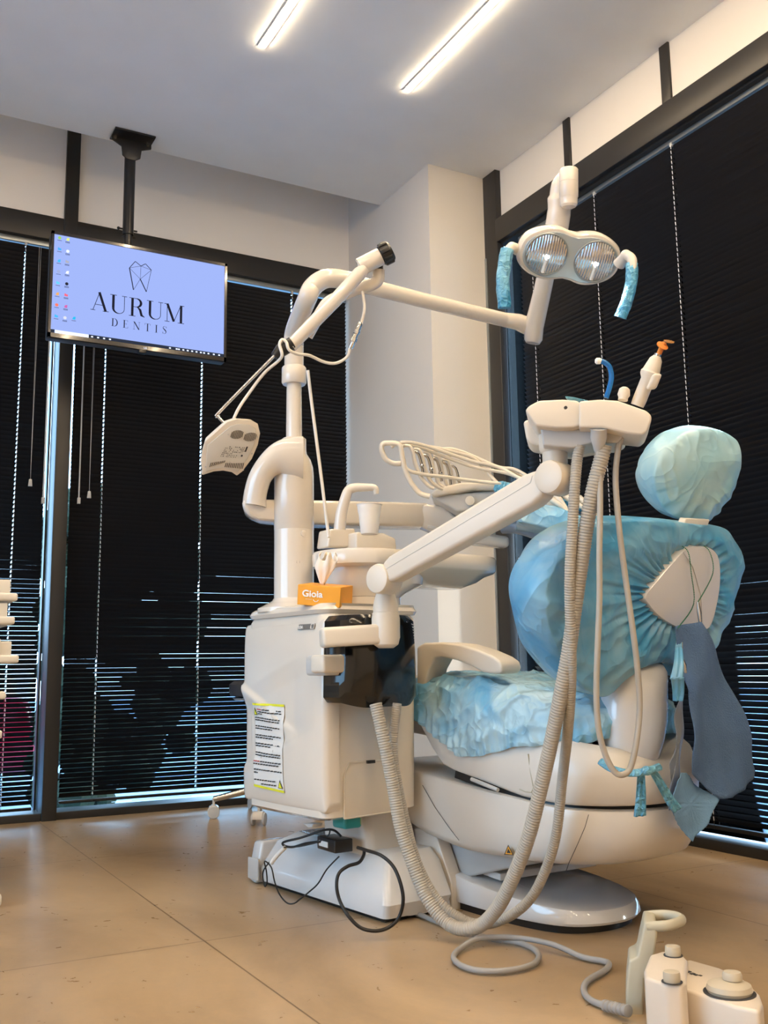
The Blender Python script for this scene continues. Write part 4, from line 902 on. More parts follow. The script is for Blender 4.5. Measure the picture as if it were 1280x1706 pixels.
m = MB(); m.tube([onv(x, y, sv) for x, y in ((880, 1256), (884, 1285), (889, 1312), (886, 1320), (876, 1319), (866, 1315))], .0016, 8); m.out('side_groove', M_pedal, ch)
MB().tube([onv(x, y, 1.69) for x, y in ((786, 1298), (830, 1316))], .005, 10).out('side_rail', M_greyp, ch)
# seat cushion (mostly under film)
planloft(plan(1.58, 2.17, 1.72, 2.13, .2), [(lambda u: stp(u)-.01, 1, 0), (lambda u: stp(u)+.03, 1, 0), (lambda u: stp(u)+.04, .95, 0), (lambda u: stp(u)+.045, .5, 0)], c_).out('seat_cushion', M_pad, ch)
MB().prism([uv(u, v, z) for u, v, z in ((2.10, 1.80, .42), (2.62, 1.80, .46), (2.62, 2.06, .46), (2.10, 2.06, .42))], ZZ*.06, .015).out('footrest_shell', M_shell, ch)
MB().prism([uv(u, v, z) for u, v, z in ((2.19, 1.77, .50), (2.64, 1.77, .53), (2.64, 2.09, .53), (2.19, 2.09, .50))], ZZ*.07, .025).out('footrest_cushion', M_pad, ch)
# rear hinge housing and neck of the backrest
hg = [(1050, 1103), (1028, 1128), (1016, 1160), (1014, 1200), (1018, 1240), (1028, 1268), (1046, 1287), (1074, 1290), (1096, 1280), (1110, 1252), (1119, 1205), (1120, 1160), (1113, 1104)]
hs = spl([V((a, b, 0)) for a, b in hg], 4, True)
cen = sum(hs, V((0, 0, 0)))/len(hs)
pl_n = (-UU*.85-WW*.5).normalized()
P0 = uv(1.55, 1.80, .5)
def hring(s, d): return [onpl(cen.x+(p.x-cen.x)*s, cen.y+(p.y-cen.y)*s, P0, pl_n)-pl_n*d for p in hs]
MB().rings([hring(.30, -.012), hring(.62, -.010), hring(.82, -.002), hring(.94, .012), hring(1.0, .035), hring(1.0, .14), hring(.9, .16)]).out('hinge_housing', M_base, ch)
nk = [(1058, 1108), (1090, 1082), (1118, 1060), (1132, 1055), (1150, 1060), (1135, 1085), (1120, 1104)]
MB().prism([onpl(x, y, uv(1.52, 1.93, .65), -UU) for x, y in nk], UU*.05, .006).out('back_neck', M_shell, ch)

# backrest
TB_ = radians(14); bn = (-UU*cos(TB_)-ZZ*sin(TB_)*1).normalized()      # towards us; the top leans back to us
bn = (-UU*cos(TB_)+ZZ*(-sin(TB_))).normalized()
B0 = uv(1.47, 1.95, .80)
def bpx(x, y, d=0): return onpl(x, y, B0, bn)+bn*d
def smooth_loop(pts, n, per=10):
    P = spl([V((a, b, 0)) for a, b in pts], per, True); P.append(P[0])
    L = [0]; 
    for a, b in zip(P, P[1:]): L.append(L[-1]+(b-a).length)
    out = []; j = 0
    for i in range(n):
        s = L[-1]*i/n
        while L[j+1] < s: j += 1
        out.append(P[j].lerp(P[j+1], (s-L[j])/max(1e-9, L[j+1]-L[j])))
    return out
def angle_loop(pts, c, n):
    """resample the outline by direction from c, so that several loops line up"""
    P = smooth_loop(pts, 1200); A = sorted([(math.atan2(p.y-c[1], p.x-c[0]), (p-V((c[0], c[1], 0))).length) for p in P]); out = []
    for i in range(n):
        a = -pi+2*pi*i/n; b = min(A, key=lambda q: abs((q[0]-a+pi) % (2*pi)-pi)); out.append(V((c[0]+cos(a)*b[1], c[1]+sin(a)*b[1], 0)))
    return out
back_ol = [(1112, 868), (1060, 866), (1005, 871), (955, 892), (915, 932), (896, 985), (900, 1035), (918, 1085), (945, 1125), (968, 1148), (990, 1157), (1010, 1150), (1040, 1120), (1085, 1100), (1120, 1108), (1135, 1130), (1150, 1110), (1178, 1080), (1200, 1040), (1222, 970), (1226, 930), (1212, 893), (1190, 876), (1150, 872)]
sh_ol = [(1126, 909), (1100, 935), (1073, 966), (1056, 989), (1062, 1004), (1082, 1025), (1112, 1042), (1145, 1047), (1166, 1040), (1178, 1000), (1183, 960), (1180, 925), (1168, 910), (1148, 907)]
cB = (1118, 985); NB = 220
NB = 360; bo = angle_loop(back_ol, cB, NB); so_ = angle_loop(sh_ol, cB, NB)
def loopB(loop, s, d, c=cB): return [bpx(c[0]+(p.x-c[0])*s, c[1]+(p.y-c[1])*s, d) for p in loop]
MB().rings([loopB(bo, .2, .0), loopB(bo, .7, 0), loopB(bo, .88, -.012), loopB(bo, .93, -.045), loopB(bo, .88, -.08), loopB(bo, .6, -.10)]).out('backrest_cushion', M_pad, ch)
MB().rings([loopB(so_, 1.03, .0), loopB(so_, 1.0, .028), loopB(so_, .97, .033), loopB(so_, .5, .036)]).out('back_shell', M_base, ch)
m = MB(); m.tube([bpx(x, y, .037) for x, y in ((1117, 916), (1133, 940), (1146, 985), (1150, 1040))], .001, 6); m.out('back_shell_seam', M_greyp, ch)
def rid(p, s): return 1-abs(noise.noise(p*s))*2
M_cov = film('blue_film_back', (.09, .40, .74), (.31, .60, .81), bump=.8, bs=5, clear=.14)
def covergrid(outer, inner, c, f, name, mat, label, depth_out, dmin, seed, front=.10, lift=.0, group=None, amp=.008, nr=26):
    """polythene cover: gathered round the opening on the near side, wrapped round the rim to the far side"""
    n = len(outer); R = []
    for k in range(nr+1):
        t = k/nr; ring = []
        for i in range(n):
            a, b = inner[i], outer[i]; p = a.lerp(b, t)
            d = dmin+(depth_out)*sin(pi*min(1, t*1.0))**.7*.9
            if t > .8: d *= 1
            gf = .5+.5*noise.noise(V((i*.07, 4, seed))); gather = (1-t)**(4.5-2.5*gf)*.0075*sin(i*2*pi/n*38+7*noise.noise(V((i*.06, seed, 0))))+(1-t)**3*.004*noise.noise(V((i*.55, t*3, seed)))
            gather += .0045*noise.noise(V((p.x*.006+p.y*.004, (p.y-p.x*.3)*.045, seed+8)))*min(1, t*3)
            wr = amp*(rid(V((p.x*.011, p.y*.011, seed)), 1.0)-.6)+amp*.55*(rid(V((p.x*.03+t, p.y*.03, seed+3)), 1.0)-.6)
            ring.append(f(p.x, p.y, d+gather+wr*min(1, t*3)*1.0))
        R.append(ring)
    for s_, d_ in ((1.012, -.02), (1.016, -.045), (1.0, -.075), (.95, -.098), (.85, -.11), (.55, -.118), (.2, -.12)):
        ring = []
        for i in range(n):
            p = V((c[0]+(outer[i].x-c[0])*s_, c[1]+(outer[i].y-c[1])*s_, 0)); wr = amp*(rid(V((p.x*.012, p.y*.012, seed+d_*20)), 1.0)-.6)
            ring.append(f(p.x, p.y, d_*front/.12+wr))
        R.append(ring)
    o = MB().rings(R, (False, True)).out(name, mat, None, sharp=180); return tag(o, label, 'cover', group)
covergrid(bo, [cc*1 for cc in angle_loop(sh_ol, cB, NB)], cB, bpx, 'backrest_cover', M_cov, 'big wrinkled blue polythene cover stretched over the chair backrest', .010, .022, 3.0, front=.13, nr=44, amp=.010)
rim = [bpx(cB[0]+(p.x-cB[0])*.90, cB[1]+(p.y-cB[1])*.90, -.012) for p in bo[::6]]
MB().tube(rim+[rim[0]], .007, 8).out('cushion_edge_shade', M_dgrey, ch)  # dark tube standing in for the shadow line at the cushion's edge
# headrest with stem
cH = (1158, 790)
ho = [(1086, 800), (1092, 770), (1108, 745), (1140, 719), (1175, 712), (1212, 722), (1231, 745), (1231, 775), (1222, 812), (1205, 845), (1182, 868), (1150, 869), (1120, 860), (1096, 835)]
hb = angle_loop(ho, cH, 240); hi = [V((cH[0]+(p.x-cH[0])*.06, cH[1]+22+(p.y-cH[1])*.06, 0)) for p in hb]
H0 = uv(1.40, 2.12, 1.1); hn_ = (bn*.9-WW*.25-ZZ*.1).normalized()
def hpx(x, y, d=0): return onpl(x, y, H0, hn_)+hn_*d
MB().rings([[hpx(cH[0]+(p.x-cH[0])*s, cH[1]+(p.y-cH[1])*s, d) for p in hb] for s, d in ((.2, .01), (.7, .005), (.88, -.02), (.9, -.05), (.6, -.08))]).out('headrest_pad', M_pad, ch)
MB().prism([bpx(x, y, .02) for x, y in ((1118, 908), (1124, 885), (1132, 862), (1172, 864), (1163, 890), (1152, 908))], -bn*.02, .003).out('headrest_stem', M_shell, ch)
def headcover():
    n = len(hb); R = []
    for k in range(40):
        t = (k+.4)/39.4; th = t*pi*.5; ring = []
        for i in range(n):
            p = V((cH[0]+(hb[i].x-cH[0])*sin(th), cH[1]+(hb[i].y-cH[1])*sin(th), 0)); d = .040*cos(th)
            wr = .007*(rid(V((p.x*.018, p.y*.007, 7)), 1)**2-.5)+.004*(rid(V((p.x*.045, p.y*.018, 9)), 1)**2-.5)+.005*sin(i*2*pi/n*17+2*noise.noise(V((i*.1,0,0))))*max(0, min(1, (p.y-790)/60))*t
            ring.append(hpx(p.x, p.y, d+wr*min(1, t*2)))
        R.append(ring)
    for s_, d_ in ((1.01, -.02), (1.0, -.05), (.92, -.08), (.75, -.1), (.3, -.11)):
        R.append([hpx(cH[0]+(p.x-cH[0])*s_, cH[1]+(p.y-cH[1])*s_, d_+.008*(rid(V((p.x*.02, p.y*.02, 7+d_*9)), 1)-.6)) for p in hb])
    return MB().rings(R, (True, True)).out('headrest_cover', M_film4, None, sharp=180)
tag(headcover(), 'pale blue polythene bag pulled over the round headrest, knotted at its neck', 'cover')
# seat cover
def seatcover():
    R = []; olp = plan(1.54, 2.20, 1.685, 2.165, .22, 24); P = [V((a, b, 0)) for a, b in olp]
    dense = resample(P+[P[0]], .0042); n = len(dense)-1; dense = dense[:n]; c = V((1.93, 1.925, 0))
    KN = ((0, 1.0), (.05, 1.012), (.15, 1.018), (.3, 1.02), (.45, 1.018), (.6, 1.012), (.72, .995), (.82, .96), (.9, .91), (1, .84), (1.0, .74), (1, .62), (1, .5), (1, .36), (1, .22), (1, .1))
    KN = [(a[0]+(b[0]-a[0])*j/4, a[1]+(b[1]-a[1])*j/4) for a, b in zip(KN, KN[1:]) for j in range(4)]
    for t, s in KN:
        ring = []
        for i, p in enumerate(dense):
            q = c+(p-c)*s; u, v = q.x, q.y
            low = lin((1.5, .455), (1.62, .448), (1.75, .432), (1.86, .402), (1.95, .398), (2.03, .43), (2.10, .475), (2.2, .52))(u) + (.012*noise.noise(V((u*14, v*14, 2))))
            hi_ = lin((1.5, .535), (1.7, .56), (1.9, .590), (2.1, .600), (2.16, .59), (2.3, .575))(u)+.010*sin(pi*min(1, max(0, (v-1.69)/.47)))
            z = low+(hi_-low)*t
            w1 = .011*(rid(V((u*6, v*6, z*7)), 1)**2-.5)+.008*(rid(V((u*14+z*9, v*14, z*13)), 1)**2-.5)+.0025*(rid(V((u*32-z*12, v*30, z*28)), 1)**2-.5)
            w1 *= min(1, .25+t*2.5); g = .004*sin(i*.9+4*noise.noise(V((i*.05, 0, 1))))*(1-t)**2
            nrm_ = (q-c).normalized(); k = 1 if s > .9 else 0
            ring.append(uv(u+nrm_.x*(w1+g)*k, v+nrm_.y*(w1+g)*k, z+(w1*.9 if not k else w1*.3)))
        R.append(ring)
    return MB().rings(R, (False, True)).out('seat_cover', M_film2, None, sharp=180)
tag(seatcover(), 'crumpled blue polythene cover over the chair seat, hanging down its near side', 'cover')
# gathered corner and tied strips
def ribbon(pts, ws, dirv, amp=.003, seed=1):
    P = spl(atl(pts), 6); n = len(P); vs = []
    for i, p in enumerate(P):
        wd = ws[0]+(ws[1]-ws[0])*i/(n-1)
        for k in range(7):
            s = k/6-.5; vs.append(p+dirv*(wd*s)-cf*(amp*sin(k*2.1+i*.25+seed)))
    fs = [(i*7+k, i*7+k+1, (i+1)*7+k+1, (i+1)*7+k) for i in range(n-1) for k in range(6)]
    return vs, fs
m = MB(); b_ = []
for a in (([(1068, 1288, 2.06), (1068, 1310, 2.06), (1068, 1338, 2.06), (1067, 1360, 2.06)], (.016, .026), (cr*.98+cu*.1)), ([(1088, 1285, 2.06), (1102, 1308, 2.07), (1116, 1332, 2.08), (1130, 1350, 2.09)], (.016, .022), (cr*.8+cu*.5).normalized())):
    m.faces(*ribbon(*a))
m.tube(spl(atl([(1000, 1268, 2.08), (1020, 1281, 2.06), (1050, 1288, 2.05), (1080, 1284, 2.05), (1100, 1277, 2.07)]), 5), [.008]*21, 10, flat=.6).sph(at(1078, 1284, 2.045), .011, (1.2, 1, .9))
o = m.out('tied_strip', M_film3, None, sharp=180); tag(o, 'knotted blue polythene strips tied round the rear of the chair seat', 'cover')
md = o.modifiers.new('thick', 'SOLIDIFY'); md.thickness = .0008
m = MB(); vs, fs = ribbon([(1128, 1128, 2.14), (1130, 1150, 2.15), (1130, 1168, 2.15)], (.03, .022), cr); m.faces(vs, fs); vs, fs = ribbon([(1130, 1060, 2.27), (1131, 1100, 2.17), (1128, 1132, 2.14)], (.012, .03), cr); m.faces(vs, fs)
o = m.out('film_tail', M_cov, None, sharp=180); tag(o, 'loose blue tail of film hanging under the backrest beside the paper bib', 'cover'); o.modifiers.new('t', 'SOLIDIFY').thickness = .0008
# pale wrinkled film at the rear corner of the shell
# armrest
ar = [(694, 1078), (706, 1071), (735, 1070), (765, 1073), (795, 1082), (822, 1094), (833, 1102), (836, 1112), (834, 1121), (822, 1123), (803, 1120), (786, 1110), (760, 1100), (735, 1095), (724, 1097), (714, 1115), (706, 1150), (694, 1150)]
MB().prism([onv(x, y, 1.70) for x, y in ar], WW*.07, .009, 4).out('armrest', M_cream, ch)

# ================================================================== BIB, chain, clips
nB = -UU
Bb = uv(1.40, 2.05, .5)
def bib(name, pts, off, mat, label, seed, rib=False, cat='paper bib'):
    P = smooth_loop(pts, 10) if False else [V((a, b, 0)) for a, b in pts]
    dense = resample(P+[P[0]], 3.0)[:-1]; c = sum(dense, V((0, 0, 0)))/len(dense); R = []
    for s in [1, .96, .9, .82, .72, .6, .48, .36, .24, .12]:
        ring = []
        for p in dense:
            q = c+(p-c)*s; d = off+.011*s*sin(q.x*.075+q.y*.012+seed)+.006*noise.noise(V((q.x*.03, q.y*.02, seed)))
            d += .0035*s*sin((q.x-q.y*.28)*.21+seed*2)
            if rib: d += .0009*sin((q.x*.95-q.y*.35)*1.5)
            ring.append(onpl(q.x, q.y, Bb, nB)+nB*d)
        R.append(ring)
    o = MB().rings(R, (False, True)).out(name, mat, None, sharp=180); o.modifiers.new('t', 'SOLIDIFY').thickness = .0008
    return tag(o, label, cat)
bib('paper_bib', [(1127, 1044), (1146, 1040), (1166, 1036), (1180, 1062), (1200, 1103), (1222, 1152), (1240, 1200), (1256, 1250), (1269, 1285), (1262, 1294), (1245, 1308), (1215, 1328), (1199, 1331), (1186, 1318), (1165, 1301), (1150, 1288), (1147, 1255), (1146, 1215), (1146, 1150), (1139, 1110)], .0, M_bib, 'grey-blue paper bib hanging from the bead chain behind the backrest', 1)
bib('paper_bib', [(1150, 1288), (1165, 1300), (1186, 1318), (1200, 1331), (1190, 1358), (1178, 1382), (1165, 1404), (1145, 1380), (1122, 1354), (1124, 1330), (1128, 1300), (1138, 1288)], -.012, M_bib2, 'paler ribbed corner of a second paper bib showing below the grey-blue one', 2, True)
bib('paper_bib', [(1143, 1115), (1147, 1150), (1147, 1215), (1148, 1262), (1147, 1300), (1140, 1345), (1124, 1352), (1124, 1330), (1133, 1310), (1122, 1290), (1115, 1276), (1126, 1262), (1128, 1240), (1124, 1205), (1132, 1160)], -.008, M_smoke, 'crumpled inner fold of a paper bib on the left edge of the hanging bib', 4)
bc = thing('bib_chain', bpx(1140, 905, .05), 'thin bead chain with clips holding the paper bib over the back shell', 'chain')
def beads(P, r=.0016, step=.0042):
    m = MB(); Q = resample(P, step)
    for q in Q: m.sph(q, r, n=8)
    m.tube(P, .0004, 5); return m
beads(spl([bpx(1118, 905, .024), bpx(1121, 915, .044), bpx(1124, 950, .048), bpx(1127, 1000, .050), onpl(1130, 1046, Bb, nB)], 5)).out('bead_chain', M_green, bc)
beads(spl([bpx(1155, 905, .024), bpx(1157, 915, .044), bpx(1160, 950, .048), onpl(1163, 1004, Bb, nB)], 5)).out('bead_chain', M_green, bc)
MB().tube([onpl(1163, 1003, Bb, nB), onpl(1165, 1020, Bb, nB), onpl(1167, 1038, Bb, nB)], [.003, .0055, .004], 10).out('clip', M_metal, bc)
MB().tube([onpl(1131, 1098, Bb, nB)+nB*.01, onpl(1134, 1108, Bb, nB)+nB*.01, onpl(1137, 1121, Bb, nB)+nB*.01], [.003, .0058, .003], 10).tube([onpl(1131, 1070, Bb, nB)+nB*.01, onpl(1131, 1098, Bb, nB)+nB*.01], .0012, 6).out('clip', M_metal, bc)

# ================================================================== INSTRUMENT TABLE (far side)
tr = thing('instrument_table', at(820, 850, 2.95), 'cream instrument table with five whip arms and looping hoses beyond the cuspidor', 'instrument table')
Dt = 2.90
def face(name, pts, D, ext, bev, mat, par=None, tilt=0):
    n_ = V((CAM-at(820, 820, D))); n_.z = 0; n_.normalize()
    return MB().prism([onpl(x, y, at(820, 820, D), n_) for x, y in pts], -n_*ext, bev, 3, 22).out(name, mat, tr if par is None else par)
face('table_body', [(716, 826), (760, 822), (842, 816), (880, 826), (960, 852), (990, 866), (985, 876), (890, 868), (845, 850), (820, 858), (804, 850), (760, 852), (735, 836)], 2.88, .14, .008, M_greyp)
face('table_top', [(717, 822), (730, 812), (770, 803), (800, 803), (838, 802), (868, 806), (900, 818), (990, 858), (998, 868), (985, 872), (945, 862), (870, 828), (838, 816), (790, 815), (740, 824), (722, 828)], 2.86, .26, .008, M_cream)
face('table_bracket', [(735, 830), (820, 820), (850, 835), (835, 856), (770, 854)], 2.90, .10, .008, M_cream)
MB().rev(at(783, 834, 2.872), ((.012, -.004), (.0135, 0), (.0135, .003), (.011, .004)), (CAM-at(783, 834, 2.87)).normalized(), 24).out('brake_knob', M_cream, tr)
MB().rev(at(795, 868, 2.95), ((.03, -.0), (.03, .03), (.022, .034)), ZZ, 24).out('table_swivel', M_chrome, tr)
# rack handle: bent cream frame rising at the far left
Dl = 2.80
MB().tube(spl(atl([(716, 827, Dl), (700, 822, Dl), (686, 806, Dl), (676, 785, Dl), (671, 765, Dl), (668, 748, Dl), (663, 740, Dl), (650, 738, Dl), (638, 740, Dl), (636, 750, Dl), (643, 765, Dl), (655, 772, Dl), (668, 772, Dl)]), 5), [.009]*61, 14, flat=.8).out('whip_frame', M_cream, tr)
for k in range(5):
    x0_, y0_ = 687+k*15.5, 742+k*6.0; D0 = 2.82+k*.035
    pts = [(x0_-12, y0_+0, D0), (x0_-4, y0_+2, D0), (x0_+1, y0_+12, D0), (x0_+5, y0_+30, D0), (x0_+14, y0_+52, D0), (x0_+28, y0_+68-k*4, D0), (x0_+36, y0_+72-k*5, D0)]
    P = spl(atl(pts), 5); MB().tube(P, [.0085+.002*sin(pi*i/len(P)) for i in range(len(P))], 12, up=cf, flat=.55).out('whip_arm', M_cream, tr)
    m = MB(); m.tube(spl(atl([(x0_+1, y0_+9, D0+.01), (x0_+10, y0_+14, D0+.01), (x0_+15, y0_+30, D0+.01), (x0_+18, y0_+48, D0+.01)]), 4), .004, 8).sph(at(x0_+16, y0_+34, D0+.005), .006).out('whip_spring', M_metal, tr)
hs_ = [
 [(652, 745, 2.86), (665, 738, 2.86), (690, 738, 2.86), (735, 751, 2.88), (785, 768, 2.90), (830, 778, 2.90), (866, 797, 2.85), (905, 815, 2.8), (935, 838, 2.78), (960, 858, 2.78)],
 [(670, 744, 2.88), (690, 742, 2.88), (730, 757, 2.89), (790, 778, 2.90), (850, 790, 2.88), (895, 812, 2.84), (930, 833, 2.8), (950, 845, 2.78)],
 [(690, 750, 2.90), (712, 744, 2.90), (752, 752, 2.91), (790, 764, 2.92), (815, 790, 2.90), (830, 806, 2.88)],
 [(668, 765, 2.80), (680, 783, 2.80), (705, 790, 2.81), (745, 795, 2.83), (780, 800, 2.85), (835, 806, 2.85)],
 [(720, 752, 2.93), (752, 748, 2.93), (788, 760, 2.93), (830, 778, 2.90), (860, 783, 2.88), (900, 806, 2.84), (940, 822, 2.82), (985, 850, 2.80)],
 [(740, 762, 2.94), (770, 756, 2.94), (805, 772, 2.93), (845, 783, 2.9), (880, 798, 2.88), (960, 823, 2.84), (1002, 870, 2.82)]]
for h in hs_: MB().tube(spl(atl(h), 6), .0052, 10).out('instrument_hose', M_whose, tr)
for (x, y, D, x2, y2) in ((905, 822, 2.76, 938, 845), (920, 815, 2.76, 945, 850), (940, 826, 2.76, 972, 846), (965, 828, 2.76, 992, 858)):
    a, b = at(x, y, D), at(x2, y2, D-.03); ti = b+(b-a).normalized()*.02-ZZ*.012
    MB().tube([a, a.lerp(b, .5), b, ti], [.008, .0085, .006, .0022], 14).out('handpiece', M_cream, tr)
face('table_tray', [(860, 868), (880, 838), (925, 842), (992, 868), (996, 882), (985, 892), (940, 888), (890, 874)], 2.74, .22, .006, M_film2)
for i, (x, mt_) in enumerate(((868, M_green), (882, M_green), (889, M_yplas), (905, M_green), (921, M_green))):
    MB().tube([at(x, 862+i*1.6, 2.73), at(x, 871+i*1.8, 2.73)], .0055, 12).out('holder_foot', mt_, tr)
face('blue_side_film', [(925, 826), (950, 832), (985, 845), (990, 858), (960, 850), (930, 842)], 2.80, .05, .003, M_film3)
MB().rev(at(993, 872, 2.73), ((.002, -.004), (.013, -.003), (.013, .004), (.002, .005)), (cr*.5-cf).normalized(), 20).out('blue_cap', M_blue, tr)
tag(face('corner_film', [(826, 802), (838, 801), (858, 806), (872, 818), (842, 832), (833, 829), (822, 815)], 2.845, .02, .004, M_film3), None)
MB().tube(spl(atl([(838, 876, 2.95), (862, 877, 2.93), (890, 886, 2.9), (920, 902, 2.86), (950, 922, 2.8)]), 6), [.024-.006*i/24 for i in range(25)], 16, up=ZZ, flat=1.3).out('table_support', M_smoke, tr)
MB().prism(atl([(866, 936, 2.86), (905, 929, 2.84), (950, 926, 2.8), (950, 938, 2.8), (905, 944, 2.84), (880, 950, 2.86)]), cf*.05+ZZ*.01, .003).out('table_handle', M_smoke, tr)

# ================================================================== SMALL THINGS
# cup
cup = MB(); cb_ = at(616, 890, 2.62); H_ = (at(616, 840, 2.62)-cb_).length
cup.rev(cb_, ((.022, .0), (.0235, .002), (.0255, H_*.28), (.0262, H_*.3), (.0285, H_*.65), (.029, H_*.67), (.0295, H_*.72), (.0305, H_*.74), (.0325, H_*.97), (.0345, H_*.985), (.0345, H_), (.031, H_-.001), (.022, .006), (.001, .005)), cap=(True, False)); tag(cup.out('plastic_cup', M_cup), 'translucent white disposable cup under the water spout', 'cup')
# tissue box
tb = thing('tissue_box', onz(515, 1005, .788), 'orange Gioia tissue box with a tissue pulled out, on top of the cabinet', 'tissue box')
zt = .789
n_t = V((CAM-uv(2.15, 1.44, .8))); n_t.z = 0; n_t.normalize()
fa, fl, fr = at(495, 1007, 2.56), at(478, 999, 2.68), at(545, 1011, 2.535)
u1 = (fr-fa).normalized()*.118; u2 = (fl-fa); u2 = (u2-u1.normalized()*u2.dot(u1.normalized())).normalized()*.095
UPT = u1.cross(u2).normalized(); UPT = UPT if UPT.z > 0 else -UPT
top_h = .052
base = [fa, fa+u1, fa+u1+u2, fa+u2]
MB().prism(base, UPT*top_h, .001, 1).out('box', M_orange, tb)
e1, e2 = u1.normalized(), u2.normalized()
nf = e1.cross(UPT); nf = nf if nf.dot(CAM-fa) > 0 else -nf
ns = e2.cross(UPT); ns = ns if ns.dot(CAM-fa) > 0 else -ns
m = MB(); m.faces([fa+ns*.0006+UPT*.001, fa+u2*.99+ns*.0006+UPT*.001, fa+u2*.99+ns*.0006+UPT*(top_h-.001), fa+ns*.0006+UPT*(top_h-.001)], [(0, 1, 2, 3)]); side_ = m.out('side_panel', M_olive, tb)
m = MB()
for (a_, b_, w_, h_) in ((.3, .3, .16, .28), (.5, .2, .10, .5), (.45, .55, .14, .14), (.62, .35, .08, .3)):
    q = fa+u2*a_+UPT*(b_*top_h)+ns*.0012; m.faces([q, q+u2*w_, q+u2*(w_*.8)+UPT*(h_*top_h), q+u2*.03+UPT*(h_*top_h*.8)], [(0, 1, 2, 3)])
m.out('side_picture', M_whitec, tb)
m = MB()
for (a_, b_, w_, h_) in ((.36, .36, .07, .16), (.56, .45, .06, .14), (.66, .3, .05, .3)):
    q = fa+u2*a_+UPT*(b_*top_h)+ns*.0018; m.faces([q, q+u2*w_, q+u2*(w_*.8)+UPT*(h_*top_h), q+u2*.02+UPT*(h_*top_h*.8)], [(0, 1, 2, 3)])
m.out('side_picture', M_ink, tb)
text('box_lettering', 'Gioia', fa+e1*.014+UPT*(top_h*.44)+nf*.0012, e1, UPT, .0165, M_whitec, tb, wide=1.12, bold=.028)
m = MB(); P = arc(fa+e1*.052+UPT*(top_h*.36)+nf*.0014, e1, UPT, .0075, radians(200), radians(340), 8); m.tube(P, .0008, 6)
for k in range(5): m.tube([fa+e1*(.024+.0035*k)+UPT*(top_h*.31)+nf*.0014, fa+e1*(.0262+.0035*k)+UPT*(top_h*.315)+nf*.0014], .0005, 6)
m.out('box_print', M_whitec, tb)
tissue = MB(); R = []
tc_ = fa+u1*.42+u2*.5+UPT*top_h
for k in range(14):
    t = k/13; wd = .006+.022*min(1, t*1.6)-.004*t; R.append([tc_+UPT*(t*.075)+e1*(wd*cos(2*pi*i/36)+.012*t*t)+e2*(wd*.7*sin(2*pi*i/36)*(1-.3*t)) + (e1*cos(2*pi*i/36)+e2*sin(2*pi*i/36))*(.006*t*sin(i*1.05+t*3)) + UPT*(.012*t*sin(i*.7)) for i in range(36)])
tissue.rings(R, (False, False)); o = tissue.out('tissue', M_paper, tb, sharp=180); o.modifiers.new('t', 'SOLIDIFY').thickness = .0006
# adapter and cords
zb2 = .150
ad_ = thing('power_adapter', onz(565, 1425, zb2), 'black power adapter block lying on the white floor box', 'adapter')
pA, pB = onz(535, 1416, zb2), onz(568, 1426, zb2); e_ = (pB-pA).normalized(); w_e = e_.cross(ZZ).normalized(); w_e = w_e if w_e.dot(cr) > 0 else -w_e
MB().box(pA+e_*.030+w_e*.025+ZZ*.018, (.048, .027, .0165), (e_, w_e, ZZ), .003).out('adapter_body', M_black, ad_)
q = pA+e_*.030-w_e*.0026+ZZ*.018
MB().box(q+e_*-.012, (.024, .0008, .007), (e_, w_e, ZZ)).out('rating_sticker', M_paperw, ad_)
def cord(pts, r, name, mat, par): return MB().tube(spl(atl(pts), 8), r, 10).out(name, mat, par)
cord([(596, 1412, 2.42), (612, 1417, 2.39), (635, 1425, 2.35), (655, 1443, 2.33), (667, 1470, 2.31), (672, 1500, 2.3), (665, 1528, 2.30), (648, 1545, 2.29), (625, 1551, 2.28), (600, 1545, 2.28), (580, 1525, 2.29), (566, 1500, 2.31), (561, 1475, 2.32), (565, 1455, 2.33), (580, 1443, 2.35), (598, 1437, 2.37), (606, 1425, 2.40), (607, 1416, 2.41)], .0042, 'mains_cord', M_bcable, ad_)
cord([(535, 1402, 2.60), (510, 1405, 2.64), (488, 1411, 2.66), (474, 1409, 2.67), (473, 1403, 2.67), (500, 1396, 2.64), (530, 1386, 2.62), (546, 1382, 2.60), (558, 1384, 2.58), (568, 1393, 2.56)], .0032, 'output_cord', M_bcable, ad_)
cord([(550, 1382, 2.60), (547, 1392, 2.60), (532, 1402, 2.60), (500, 1410, 2.63), (474, 1412, 2.66), (462, 1425, 2.68), (446, 1440, 2.70), (438, 1455, 2.70), (441, 1476, 2.69), (445, 1470, 2.69), (444, 1452, 2.69), (441, 1435, 2.69), (452, 1445, 2.68), (458, 1470, 2.64), (466, 1490, 2.60), (478, 1504, 2.57), (490, 1505, 2.56), (500, 1498, 2.55), (515, 1486, 2.54), (530, 1472, 2.53), (545, 1448, 2.52), (565, 1427, 2.50)], .0020, 'thin_cord', M_bcable, ad_)
cord([(475, 1412, 2.66), (463, 1424, 2.68), (452, 1438, 2.69)], .006, 'plug', M_wcable, ad_)
